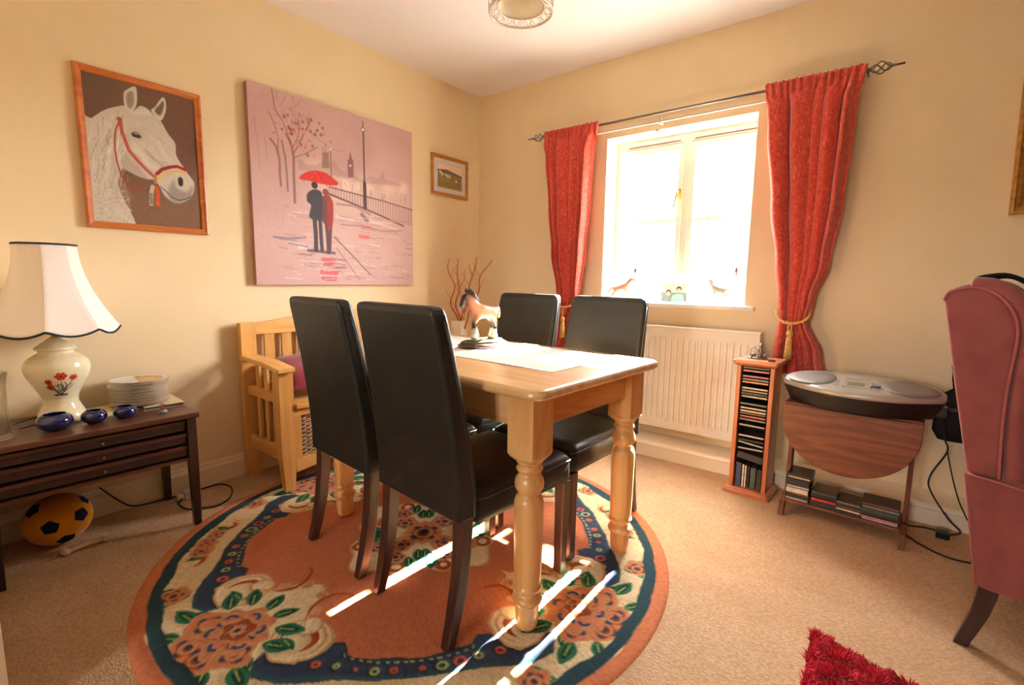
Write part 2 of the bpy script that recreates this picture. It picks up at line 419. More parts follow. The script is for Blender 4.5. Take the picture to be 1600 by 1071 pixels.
# radiator
rad = thing('radiator', 'long white ribbed panel radiator on the wall under the window', 'radiator', (1.61, 0, 0))
rm = mat('radiator_enamel', rgb(244, 232, 212), 0.35, 0.5)
x0, x1, z0, z1 = -0.575, 0.575, 0.165, 0.81
yf = -0.098
panel = MB(); n = 31; pitch = (x1 - x0 - 0.03) / n
zs = [z0, z0 + 0.045, z0 + 0.058, z0 + 0.075, z1 - 0.085, z1 - 0.068, z1 - 0.055, z1 - 0.012, z1]
amp = [0, 0, 0.5, 1, 1, 0.5, 0, 0, -0.2]
xs = [x0, x0 + 0.015]; prf = [0, 0]
for i in range(n):
    b0 = x0 + 0.015 + i * pitch
    for fx, h in ((0.12, 0), (0.28, 1), (0.72, 1), (0.88, 0)): xs.append(b0 + fx * pitch); prf.append(h)
xs.append(x1); prf.append(0)
rings = [[(xs[j], yf + 0.007 * (1 - prf[j] * max(a, 0)) + (0.006 if a < 0 else 0), z) for j in range(len(xs))] for z, a in zip(zs, amp)]
panel.loft(rings, False, False, smooth=False)
panel.box(x0, x1, yf + 0.0075, yf + 0.02, z0, z1 - 0.001)
panel.build('panel', rm, rad)
MB().box(x0 - 0.004, x1 + 0.004, yf + 0.003, yf + 0.075, z1 - 0.003, z1 + 0.006).build('top_grille', rm, rad, bevel=0.002)
for sx in (x0, x1 - 0.003):
    MB().box(sx, sx + 0.003, yf + 0.021, yf + 0.072, z0 + 0.02, z1 - 0.004).build('side_panel', rm, rad)
MB().box(x0 + 0.1, x1 - 0.1, yf + 0.072, yf + 0.0975, z0 + 0.1, z1 - 0.1).build('bracket', rm, rad)
vv = MB().tube([(x1 + 0.0, yf + 0.04, z0 + 0.03), (x1 + 0.03, yf + 0.04, z0 + 0.03), (x1 + 0.032, yf + 0.04, 0.097)], 0.007, 8)
vv.lathe([(0.012, 0), (0.016, 0.01), (0.016, 0.04), (0.012, 0.05)], (x1 + 0.031, yf + 0.04, z0 + 0.03), 12)
vv.build('valve', rm, rad)
MB().lathe([(0.006, -0.012), (0.010, -0.01), (0.010, 0.012), (0.006, 0.014)], (x1 + 0.006, yf + 0.04, z1 - 0.075), 12).build('bleed_valve', CHROME, rad)

# curtain pole, rail and curtains
pole = thing('curtain_pole', 'thin dark metal curtain pole with twisted cage finials above window', 'curtain pole', (1.57, -0.08, 2.105))
MB().tube([(-0.90, 0, 0), (0.99, 0, 0)], 0.0075, 12).build('pole', IRON, pole)
def finial(sgn, x):
    f = MB()
    f.tube([(x, 0, 0), (x + sgn * 0.02, 0, 0)], 0.010, 10)
    for k in range(4):
        pts = []; rr = []
        for i in range(17):
            u = i / 16.0; a = k * PI / 2 + sgn * u * PI * 1.2
            r_ = 0.002 + 0.024 * math.sin(PI * u) ** 0.9
            pts.append((x + sgn * (0.018 + u * 0.085), r_ * math.cos(a), r_ * math.sin(a))); rr.append(0.0032)
        f.tube(pts, rr, 6)
    f.tube([(x + sgn * 0.10, 0, 0), (x + sgn * 0.115, 0, 0), (x + sgn * 0.15, 0, 0)], [0.008, 0.005, 0.005], 8)
    return f.build('finial', IRON, pole)
finial(-1, -0.87); finial(1, 0.975)
for x in (-0.88, 0.985):
    MB().tube([(x, 0, 0), (x, 0.08, 0)], 0.006, 8).build('bracket', IRON, pole)
rail = thing('curtain_rail', 'slim white rail with a small white ball below dark curtain pole', 'rail', (1.57, -0.045, 2.066))
MB().box(-0.82, 0.92, -0.006, 0.006, -0.006, 0.006).build('rail', WPLAST, rail, bevel=0.002)
b_ = MB().box(-0.050, -0.038, -0.008, 0.045, -0.012, 0.028).build('bracket', WPLAST, rail, bevel=0.002)
MB().ball((-0.052, -0.015, -0.056), 0.014, 14).tube([(-0.052, -0.012, -0.045), (-0.048, -0.004, -0.005)], 0.002, 6).build('ball', WPLAST, rail)

def interp(tab, z):
    tab = sorted(tab)
    if z <= tab[0][0]: return tab[0][1:]
    for a, b_ in zip(tab, tab[1:]):
        if z <= b_[0]:
            u = (z - a[0]) / (b_[0] - a[0]); u = u * u * (3 - 2 * u)
            return tuple(p + (q - p) * u for p, q in zip(a[1:], b_[1:]))
    return tab[-1][1:]

def curtain(tab, folds, seed, label, group, ztop, zbot, yc=-0.105):
    rnd = random.Random(seed)
    ph = [rnd.uniform(-0.5, 0.5) for _ in range(folds + 2)]
    root = thing('curtain', label, 'curtain', ((tab[-1][1] + tab[-1][2]) / 2, yc, zbot), 0, group)
    ox, oz = root.location.x, root.location.z
    NU, NZ = 240, 110
    rings = []
    for i in range(NZ + 1):
        z = zbot + (ztop - zbot) * i / NZ
        xl, xr, am = interp(tab, z)
        row = []
        hd = max(0.0, min(1.0, (z - (ztop - 0.085)) / 0.03))
        for j in range(NU + 1):
            u = j / NU
            a = (u + 0.055 * math.sin(2 * PI * u * 1.4 + seed * 1.7) + 0.03 * math.sin(2 * PI * u * 3.1 + seed)) * folds * 2 * PI + 0.8 * math.sin(u * 5 + seed) + 0.35 * math.sin(z * 3 + seed + u * 3)
            s_ = math.sin(a)
            y = am * 1.25 * (0.7 + 0.45 * math.sin(u * 9 + seed * 2.3)) * (0.95 * s_ + 0.30 * math.sin(2 * a + 1 + z) * (1 - hd))
            xx = xl + (xr - xl) * u + am * 0.25 * math.cos(a)
            # gathered heading tape
            ah = u * folds * 2.6 * 2 * PI
            y = y * (1 - hd * 0.75) + hd * 0.010 * math.sin(ah) 
            if z > ztop - 0.03: y += 0.004 * math.sin(ah * 2 + 1)
            zz = z + (0.006 * math.sin(ah) * max(0, (z - ztop + 0.02) / 0.02) if z > ztop - 0.02 else 0)
            row.append((xx - ox, y, zz - oz))
        rings.append(row)
    MB().loft(rings, False, False).build('drape', CURT, root, solid=0.003)
    return root
gr = 'terracotta curtains either side of the window'
tabL = [(0.55, 0.775, 0.935, 0.018), (0.80, 0.83, 0.985, 0.018), (0.905, 0.865, 1.01, 0.012), (1.0, 0.855, 1.03, 0.016), (1.3, 0.80, 1.06, 0.024), (1.6, 0.765, 1.085, 0.028), (1.95, 0.735, 1.10, 0.03), (2.03, 0.715, 1.12, 0.02), (2.125, 0.705, 1.135, 0.014)]
curtain(tabL, 5, 3, 'left terracotta curtain, narrower, gathered behind the far chairs', gr, 2.125, 0.55)
tabR = [(0.605, 2.262, 2.50, 0.028), (0.72, 2.262, 2.478, 0.022), (0.90, 2.276, 2.405, 0.014), (1.0, 2.262, 2.425, 0.016), (1.2, 2.235, 2.475, 0.022), (1.5, 2.195, 2.505, 0.028), (1.9, 2.155, 2.52, 0.032), (2.0, 2.145, 2.525, 0.03), (2.05, 2.13, 2.54, 0.018), (2.13, 2.12, 2.552, 0.014)]
curtain(tabR, 5, 8, 'right terracotta curtain, wider, above the tall disc rack', gr, 2.13, 0.605)
ROPE = mat('gold_rope', rgb(228, 190, 118), 0.6, 0.3, color2=rgb(190, 142, 72), nscale=120, bump=0.6, bscale=250)
def tieback(cx, zl, zc, w_, tz, tl, hook, label, dx=0.0):
    root = thing('curtain_tieback', label, 'curtain tieback', (cx, -0.105, zc), 0, 'gold tasselled curtain tiebacks')
    for off in (0, 0.5):
        pts = []
        for i in range(97):
            a = 2 * PI * i / 96
            x = w_ * math.cos(a); y = 0.052 * math.sin(a)
            z = (zl - zc) * (1 - max(0, -math.sin(a)) ** 0.8) + 0.02 * max(0, math.sin(a))
            tw = (i * 0.9) + off * 2 * PI
            pts.append((x + dx * 0 + 0.004 * math.cos(tw), y + 0.004 * math.sin(tw), z + 0.004 * math.sin(tw)))
        MB().tube(pts[:-1], 0.0045, 6, closed=True).build('rope', ROPE, root)
    t_ = MB(); ty = -0.055
    t_.tube([(0.004, ty, 0), (0.008, ty - 0.004, -0.02), (0.006, ty - 0.004, -0.045), (0.0, ty - 0.002, tz + 0.02)], 0.004, 6)
    t_.tube([(-0.004, ty, 0), (-0.010, ty - 0.004, -0.02), (-0.007, ty - 0.004, -0.045), (0.0, ty - 0.002, tz + 0.02)], 0.004, 6)
    t_.lathe([(0.003, 0.020), (0.012, 0.016), (0.017, 0.004), (0.016, -0.008), (0.011, -0.016), (0.010, -0.02)], (0, ty - 0.002, tz), 18)
    t_.build('tassel_head', ROPE, root)
    sk = MB(); seg = 44; rings = []
    for (r, z) in ((0.010, 0), (0.013, -0.01), (0.016, -tl * 0.5), (0.019, -tl), (0.004, -tl)):
        rings.append([((r * (1 + 0.12 * math.sin(j * PI))) * math.cos(2 * PI * j / seg) * (1 + 0.1 * (j % 2)), r * math.sin(2 * PI * j / seg) * (1 + 0.1 * (j % 2)) + ty - 0.002, z + tz - 0.018) for j in range(seg)])
    sk.loft(rings, True, True).build('tassel_skirt', ROPE, root)
    hk = MB().tube([(hook[0], 0.105, hook[1]), (hook[0], 0.07, hook[1]), (hook[0] * 0.8, 0.05, hook[1] - 0.01)], 0.004, 6)
    hk.build('hook', BRASS, root)
    return root
tieback(2.338, 0.945, 0.885, 0.076, -0.055, 0.12, (0.055, 0.06), 'gold rope tieback with tassel around the right curtain')
tieback(0.935, 0.955, 0.905, 0.078, -0.085, 0.11, (0.075, 0.06), 'gold rope tieback with tassel around the left curtain, between chair backs')

# ------------------------------------------------------------------ round rug (patterned pile)
def sstep(a, b, x):
    t_ = np.clip((x - a) / (b - a + 1e-9), 0, 1); return t_ * t_ * (3 - 2 * t_)
def make_rug():
    NA, NR = 1150, 205
    r = np.linspace(0.0, 1.0, NR + 1)[1:]; a = np.linspace(0, 2 * np.pi, NA, endpoint=False)
    Rr, Aa = np.meshgrid(r, a, indexing='ij')
    X = Rr * np.cos(Aa); Y = Rr * np.sin(Aa)
    coral = np.array((186, 110, 76)) / 255.; coralb = np.array((196, 120, 84)) / 255.; navy = np.array((58, 70, 92)) / 255.; navyl = np.array((62, 84, 118)) / 255.
    cream = np.array((222, 200, 160)) / 255.; pink = np.array((206, 132, 96)) / 255.; rust = np.array((160, 76, 44)) / 255.; green = np.array((52, 112, 82)) / 255.
    dkg = np.array((26, 66, 50)) / 255.; teal = np.array((54, 82, 90)) / 255.; tan = np.array((196, 152, 104)) / 255.; lgreen = np.array((170, 178, 104)) / 255.
    C_ = np.zeros(X.shape + (3,)); C_[:] = coral
    H = np.full(X.shape, 1.0)
    rng = np.random.RandomState(4)
    # low-frequency wobble for hand-carved edges
    wob = 0.004 * np.sin(37 * X + 11 * Y) + 0.004 * np.sin(29 * Y - 17 * X + 1) + 0.002 * np.sin(90 * X) * np.sin(83 * Y)
    def put(mask, col, h=None):
        m = np.clip(mask, 0, 1)[..., None]
        C_[:] = C_ * (1 - m) + np.array(col) * m
        if h is not None: H[:] = H * (1 - m[..., 0]) + h * m[..., 0]
    e = 0.003
    def inside(d): return 1 - sstep(-e, e, d)
    # fold to one quarter, bouquet axis on local angle 0
    loc = (Aa + np.pi / 4) % (np.pi / 2) - np.pi / 4
    U = Rr * np.cos(loc); V = Rr * np.sin(loc); AV = np.abs(V); D = np.degrees(np.abs(loc))
    # cream outer zone between ring and dotted band
    inner = np.interp(D, [0, 9, 13, 16, 20, 24, 27.5, 30, 38, 45], [0.60, 0.64, 0.67, 0.685, 0.685, 0.665, 0.655, 0.69, 0.70, 0.70])
    outer = np.interp(D, [0, 10, 12, 15, 20, 25, 30, 36, 45], [0.6, 0.70, 0.80, 0.835, 0.83, 0.80, 0.785, 0.775, 0.775])
    put(inside((outer - 0.03) - Rr + wob) * inside(Rr - 0.93), cream)
    # cream lobe for the bouquet
    lob_w = np.interp(U, [0.46, 0.49, 0.52, 0.56, 0.60, 0.66, 0.72, 0.80, 1.0], [0.0, 0.05, 0.07, 0.085, 0.13, 0.20, 0.2, 0.19, 0.2])
    put(inside(AV - lob_w + wob), cream)
    def disc(u, v, rad, col, ru=1.0, both=True, edge=None):
        vv = AV if both else V
        d = np.hypot((U - u) / ru, vv - v) - rad + wob
        if edge is not None: put(inside(d - 0.008), edge)
        put(inside(d), col)
    # navy dotted band
    band = inside(inner - Rr + wob) * inside(Rr - outer + wob) * sstep(10.5, 12.5, D)
    put(band, navy)
    mid = (inner * 0.55 + outer * 0.45)
    put(inside(np.abs(Rr - (inner + 0.013)) - 0.0035) * sstep(27, 30, D) * (0.5 + 0.5 * np.sign(np.sin(D * 3.0 + 0.5))), lgreen)
    put(inside(np.abs(Rr - (outer - 0.008)) - 0.006) * sstep(13, 15, D), teal)
    for k, dd in enumerate((15.5, 20.0, 24.5, 29.3, 33.6, 37.8, 42.0)):
        rr_ = np.interp(dd, [12, 20, 27, 35, 45], [0.765, 0.755, 0.735, 0.742, 0.742]); aa = math.radians(dd)
        u, v = rr_ * math.cos(aa), rr_ * math.sin(aa)
        col = lgreen if k % 2 else np.array((210, 96, 62)) / 255.
        disc(u, v, 0.0150, col); disc(u, v, 0.0065, navy)
    # scroll bulbs at both sides of the lobe
    def arc(u, v, rad, w_, a0, a1, col, taper=True):
        du, dv = U - u, AV - v
        rr_ = np.hypot(du, dv); an = np.degrees(np.arctan2(dv, du)) % 360
        s_ = ((an - a0) % 360) / ((a1 - a0) % 360)
        ok = (s_ <= 1)
        ww = w_ * (np.sin(np.pi * np.clip(s_, 0, 1)) ** 0.6 if taper else 1.0)
        put(inside(np.abs(rr_ - rad + wob) - ww) * ok, col)
    disc(0.655, 0.190, 0.088, cream, edge=tan)
    arc(0.655, 0.190, 0.074, 0.005, 60, 330, tan)
    arc(0.665, 0.185, 0.052, 0.012, 70, 300, rust)
    disc(0.60, 0.155, 0.030, cream, edge=tan); 
    disc(0.555, 0.10, 0.022, tan); disc(0.497, 0.045, 0.020, tan); disc(0.497, 0.045, 0.010, coral)
    put(inside(np.abs(AV - lob_w + 0.008) - 0.004) * inside(U - 0.62) , tan)
    arc(0.52, 0.155, 0.085, 0.007, 190, 330, rust)
    # small motifs in the outer cream zone
    def rose(u, v, s_, both=True, petals=5, rot=0.0, c1=None, c2=None):
        c1 = pink if c1 is None else c1; c2 = rust if c2 is None else c2
        vv = AV if both else V
        du, dv = U - u, vv - v; rr_ = np.hypot(du, dv); an = np.arctan2(dv, du) + rot
        put(inside(rr_ - s_ * (0.92 + 0.10 * np.cos(petals * an)) - 0.005 + wob), tan)
        put(inside(rr_ - s_ * (0.90 + 0.13 * np.cos(petals * an)) + wob), c1)
        put(inside(rr_ - s_ * (0.60 + 0.10 * np.cos(petals * an + 1))) * (1 - inside(rr_ - s_ * 0.45)), c2)
        k_ = np.cos(petals * an + 0.5)
        put(inside(np.abs(rr_ - s_ * 0.56) - s_ * 0.10) * sstep(0.35, 0.6, k_), navyl)
        put(inside(rr_ - s_ * 0.34 + wob), c2); put(inside(np.hypot(du / 1.3, dv) - s_ * 0.16), navy)
        put(inside(np.abs(rr_ - s_ * 0.36) - 0.003), tan)
    def leaf(u, v, ang, ln, both=True, wd=0.27):
        vv = AV if both else V
        c_, s_ = math.cos(ang), math.sin(ang)
        du, dv = U - u, vv - v
        p = (du * c_ + dv * s_) / ln; q = (-du * s_ + dv * c_) / ln
        hw = wd * np.sin(np.pi * np.clip(p, 0, 1) ** 0.85) ** 0.8
        ok = ((p > 0) & (p < 1)).astype(float)
        put(inside((np.abs(q) - hw) * ln + wob * 0.5) * ok, green)
        put(inside((np.abs(q) - hw * 0.45) * ln) * ok * sstep(0.15, 0.3, p) * (1 - sstep(0.75, 0.85, p)), dkg)
        put(inside((np.abs(q)) * ln - 0.003) * ok * sstep(0.1, 0.2, p) * (1 - sstep(0.6, 0.7, p)), lgreen)
    # pair of small flowers near bands
    leaf(0.78, 0.30, 0.2, 0.07); leaf(0.80, 0.36, 0.6, 0.06); leaf(0.86, 0.29, 2.4, 0.06)
    rose(0.820, 0.335, 0.048)
    arc(0.700, 0.505, 0.030, 0.009, 40, 300, rust); arc(0.700, 0.505, 0.044, 0.004, 20, 320, tan)
    leaf(0.635, 0.55, 1.5, 0.07); leaf(0.60, 0.58, 0.6, 0.07); leaf(0.68, 0.60, 0.3, 0.06); leaf(0.655, 0.52, 0.2, 0.06)
    rose(0.655, 0.565, 0.040, petals=4); rose(0.612, 0.617, 0.046)
    rose(0.590, 0.662, 0.03, petals=4)
    # big bouquet
    for (dg, ln, r0) in ((168, 0.085, 0.105), (136, 0.095, 0.115), (104, 0.10, 0.118), (66, 0.10, 0.155), (38, 0.085, 0.150), (8, 0.075, 0.165)):
        an = math.radians(dg); leaf(0.76 + r0 * math.cos(an) , r0 * math.sin(an), an + (0.25 if dg < 120 else -0.2), ln)
    for (dg, ln, r0) in ((118, 0.07, 0.16), (84, 0.07, 0.13)):
        an = math.radians(dg); leaf(0.76 + r0 * math.cos(an), r0 * math.sin(an), an - 0.5, ln, wd=0.2)
    rose(0.800, 0.095, 0.060, petals=4); rose(0.875, 0.035, 0.062, petals=4)
    rose(0.760, 0.0, 0.112, petals=8, both=False, rot=0.4)
    for k_ in range(6):
        a_ = 2 * np.pi * k_ / 6 + 0.3; d_ = np.hypot((U - 0.76 - 0.066 * np.cos(a_)), (V - 0.066 * np.sin(a_)))
        put(inside(d_ - 0.026 + wob), pink); tq = np.arctan2(V - 0.066 * np.sin(a_), U - 0.76 - 0.066 * np.cos(a_)); put(inside(np.abs(d_ - 0.016) - 0.0055) * sstep(0.1, 0.3, np.cos(tq - a_ + 0.4)), navyl)
        put(inside(np.abs(d_ - 0.027) - 0.0022), tan)
    rose(0.755, 0.0, 0.048, petals=5, both=False, c1=rust, c2=pink)
    # centre medallion
    put(inside(Rr - 0.30 - 0.04 * np.cos(4 * Aa) - 0.015 * np.cos(12 * Aa) + wob), cream)
    put(inside(np.abs(Rr - 0.30 - 0.04 * np.cos(4 * Aa) - 0.015 * np.cos(12 * Aa)) - 0.005), tan)
    for v_ in (0.11,):
        disc(0.235, v_, 0.035, rust); disc(0.235, v_, 0.018, cream)
    for (u, v, an, ln) in ((0.14, 0.02, 0.3, 0.10), (0.16, 0.09, 0.9, 0.09), (0.10, 0.08, 0.8, 0.09)): leaf(u, v, an, ln)
    rose(0.195, 0.055, 0.045); rose(0.0, 0.0, 0.095, petals=6, both=False); rose(0.125, 0.0, 0.055, petals=5, both=False)
    # outer ring and border
    put(inside(0.912 - Rr + wob) * inside(Rr - 0.957 + wob * 0.6), teal * 0.86)
    put(inside(0.955 - Rr + wob * 0.6), coralb)
    # carved relief along colour edges
    lum = C_ @ np.array((0.3, 0.6, 0.1))
    g = np.zeros_like(lum)
    g[1:-1] += np.abs(lum[2:] - lum[:-2]); g += np.abs(np.roll(lum, 1, 1) - np.roll(lum, -1, 1))
    groove = np.clip(g * 5, 0, 1)
    for _ in range(2):
        groove[1:-1] = (groove[2:] + groove[:-2] + groove[1:-1]) / 3; groove = (groove + np.roll(groove, 1, 1) + np.roll(groove, -1, 1)) / 3
    nz = rng.rand(*X.shape)
    for _ in range(1): nz[1:-1] = (nz[2:] + nz[:-2] + 2 * nz[1:-1]) / 4
    motif = np.clip(1.2 * np.abs(lum - coral @ np.array((0.3, 0.6, 0.1))) * 4, 0, 1)
    Z = 0.0105 + 0.0022 * motif - 0.0035 * groove + 0.0011 * (nz - 0.5)
    Z *= np.clip((1.0 - Rr) / 0.022, 0, 1) ** 0.5 * 0.9 + 0.1
    C_ *= (0.90 + 0.20 * nz[..., None])
    fleck = rng.rand(*X.shape); C_[fleck > 0.985] *= 0.82
    C_ = np.clip(C_, 0, 1); Cl = np.where(C_ <= 0.04045, C_ / 12.92, ((C_ + 0.055) / 1.055) ** 2.4)
    nv = NR * NA + 1 + NA
    co = np.zeros((nv, 3)); co[:NR * NA, 0] = X.ravel(); co[:NR * NA, 1] = Y.ravel(); co[:NR * NA, 2] = Z.ravel()
    co[NR * NA] = (0, 0, 0.0105); co[NR * NA + 1:, 0] = X[-1] * 1.001; co[NR * NA + 1:, 1] = Y[-1] * 1.001; co[NR * NA + 1:, 2] = 0.0
    i = np.arange(NR - 1)[:, None] * NA; j = np.arange(NA)[None, :]; k = (j + 1) % NA
    q = np.stack([i + j, i + NA + j, i + NA + k, i + k], -1).reshape(-1, 4)
    last = (NR - 1) * NA; rim = np.stack([last + np.arange(NA), NR * NA + 1 + np.arange(NA), NR * NA + 1 + (np.arange(NA) + 1) % NA, last + (np.arange(NA) + 1) % NA], -1)
    q = np.concatenate([q, rim])
    tri = [(NR * NA, int(p), int((p + 1) % NA)) for p in range(NA)]
    me = bpy.data.meshes.new('round_rug')
    me.from_pydata(co.tolist(), [], q.tolist() + tri)
    col = me.color_attributes.new('paint', 'FLOAT_COLOR', 'POINT')
    full = np.ones((nv, 4)); full[:NR * NA, :3] = Cl.reshape(-1, 3); full[NR * NA, :3] = Cl[0, 0]; full[NR * NA + 1:, :3] = Cl[-1]
    col.data.foreach_set('color', full.ravel())
    me.materials.append(vcol_mat('rug_wool', 0.95, 0.1, bump=0.6, bscale=260))
    me.polygons.foreach_set('use_smooth', [True] * len(me.polygons))
    o = bpy.data.objects.new('round_rug', me); COL.objects.link(o)
    o.location = (1.26, -1.74, 0.0005)
    return tag(o, 'large round terracotta rug with carved flowers and navy dotted border under table', 'rug')
make_rug()
RZ = 0.0145

# ------------------------------------------------------------------ dining table
TH = math.radians(-3.1)
tb = thing('dining_table', 'pine dining table with chunky turned legs standing on the round rug', 'dining table', (1.414, -1.596, RZ), TH)
TL, TW, TZ = 1.275, 0.77, 0.792 - RZ
top = MB()
def rrect(lx, ly, rad, n=6):
    pts = []
    for (cx, cy, a0) in ((lx / 2 - rad, ly / 2 - rad, 0), (-lx / 2 + rad, ly / 2 - rad, 90), (-lx / 2 + rad, -ly / 2 + rad, 180), (lx / 2 - rad, -ly / 2 + rad, 270)):
        for i in range(n + 1):
            a = math.radians(a0 + 90 * i / n); pts.append((cx + rad * math.cos(a), cy + rad * math.sin(a)))
    return pts
rings = []
for (ins, z) in ((0.016, TZ - 0.033), (0.008, TZ - 0.031), (0.001, TZ - 0.024), (0.0, TZ - 0.018), (0.001, TZ - 0.010), (0.005, TZ - 0.004), (0.011, TZ - 0.0005), (0.016, TZ)):
    rings.append([(x, y, z) for x, y in rrect(TL - 2 * ins, TW - 2 * ins, 0.045 - ins * 0.6)])
top.loft(rings, True, True, smooth=False)
top.build('tabletop', PINE, tb)
ax, by, BW = 0.540, 0.293, 0.096
PINEX = PINE
ap = MB()
zt, zb = TZ - 0.033, TZ - 0.033 - 0.105
for s_ in (-1, 1):
    MB().box(-ax + BW / 2, ax - BW / 2, s_ * (by + 0.012) - 0.011, s_ * (by + 0.012) + 0.011, zb, zt).build('apron', PINE, tb, bevel=0.002)
for s_ in (-1, 1):
    MB().box(s_ * (ax + 0.012) - 0.011, s_ * (ax + 0.012) + 0.011, -by + BW / 2, by - BW / 2, zb, zt).build('apron', wood('pine_apron_end', rgb(232, 176, 110), rgb(204, 134, 70), 1, 9, 0.3, 0.25, knots=0.8), tb, bevel=0.002)
def leg_mb(x, y):
    m = MB(); zb_ = 0.545
    h = BW / 2
    m.box(x - h, x + h, y - h, y + h, zb_ + 0.018, zt)
    # rounded shoulders under the square block
    rings = []
    for k, (f_, z) in enumerate(((1.0, zb_ + 0.018), (0.97, zb_ + 0.008), (0.90, zb_ + 0.0), (0.80, zb_ - 0.006))):
        ring = []
        for j in range(32):
            a = 2 * PI * j / 32 + PI / 4
            c_, s2 = math.cos(a), math.sin(a); sq = h / max(abs(c_), abs(s2)); ci = h
            mixf = (1.0, 0.75, 0.4, 0.0)[k]
            r_ = (sq * mixf + ci * (1 - mixf)) * f_
            ring.append((x + r_ * c_, y + r_ * s2, z))
        rings.append(ring)
    m.loft(rings, True, True, smooth=True)
    pr = [(0.039, 0.542), (0.040, 0.536), (0.034, 0.532), (0.033, 0.526), (0.038, 0.522), (0.041, 0.516), (0.038, 0.510), (0.033, 0.506), (0.032, 0.500),
          (0.037, 0.494), (0.043, 0.482), (0.045, 0.468), (0.043, 0.455), (0.036, 0.444), (0.032, 0.440), (0.033, 0.434), (0.040, 0.428), (0.045, 0.412), (0.0455, 0.395),
          (0.0445, 0.30), (0.043, 0.200), (0.0415, 0.160), (0.040, 0.150), (0.0385, 0.146), (0.044, 0.142), (0.0455, 0.136), (0.043, 0.129), (0.036, 0.126),
          (0.034, 0.118), (0.036, 0.112), (0.044, 0.106), (0.048, 0.096), (0.045, 0.086), (0.038, 0.080), (0.036, 0.074), (0.0375, 0.060), (0.035, 0.02), (0.032, 0.004), (0.030, 0.0)]
    m.lathe([(r, z) for r, z in reversed(pr)], (x, y, 0), 36)
    return m
for sx in (1, -1):
    for sy in (1, -1):
        leg_mb(sx * ax, sy * by).build('leg', PINEZ, tb)

# lace runner
LACE = mat('white_lace', rgb(252, 250, 246), 0.85, 0.2, bump=0.8, bscale=500)
rn = MB(); nx, ny = 90, 26
rl, rw = 1.02, 0.44
zz = 0.0018
ptsb = []
N_ = 240
for i in range(N_):
    s_ = i / N_ * 4; k = int(s_); u = s_ - k
    if k == 0: p = (-rl / 2 + rl * u, -rw / 2)
    elif k == 1: p = (rl / 2, -rw / 2 + rw * u)
    elif k == 2: p = (rl / 2 - rl * u, rw / 2)
    else: p = (-rl / 2, rw / 2 - rw * u)
    ptsb.append(p)
bd = []
# scalloped outline
def scallop():
    out = []
    for (a, b_) in (((-rl / 2, -rw / 2), (rl / 2, -rw / 2)), ((rl / 2, -rw / 2), (rl / 2, rw / 2)), ((rl / 2, rw / 2), (-rl / 2, rw / 2)), ((-rl / 2, rw / 2), (-rl / 2, -rw / 2))):
        L_ = math.hypot(b_[0] - a[0], b_[1] - a[1]); n = max(4, int(L_ / 0.03)); tx, ty = (b_[0] - a[0]) / L_, (b_[1] - a[1]) / L_
        for i in range(n * 6):
            u = i / (n * 6) * L_; off = 0.007 * abs(math.sin(PI * n * u / L_))
            out.append((a[0] + tx * u + ty * off, a[1] + ty * u - tx * off))
    return out
o_ = scallop()
rn.prism(o_, 2, 0, zz)
ro = rn.build('lace_runner', LACE, None)
ro.location = (1.40, -1.50, TZ + RZ + 0.0003); ro.rotation_euler = (0, 0, TH)
tag(ro, 'white scalloped lace runner lying along the pine tabletop', 'table runner')

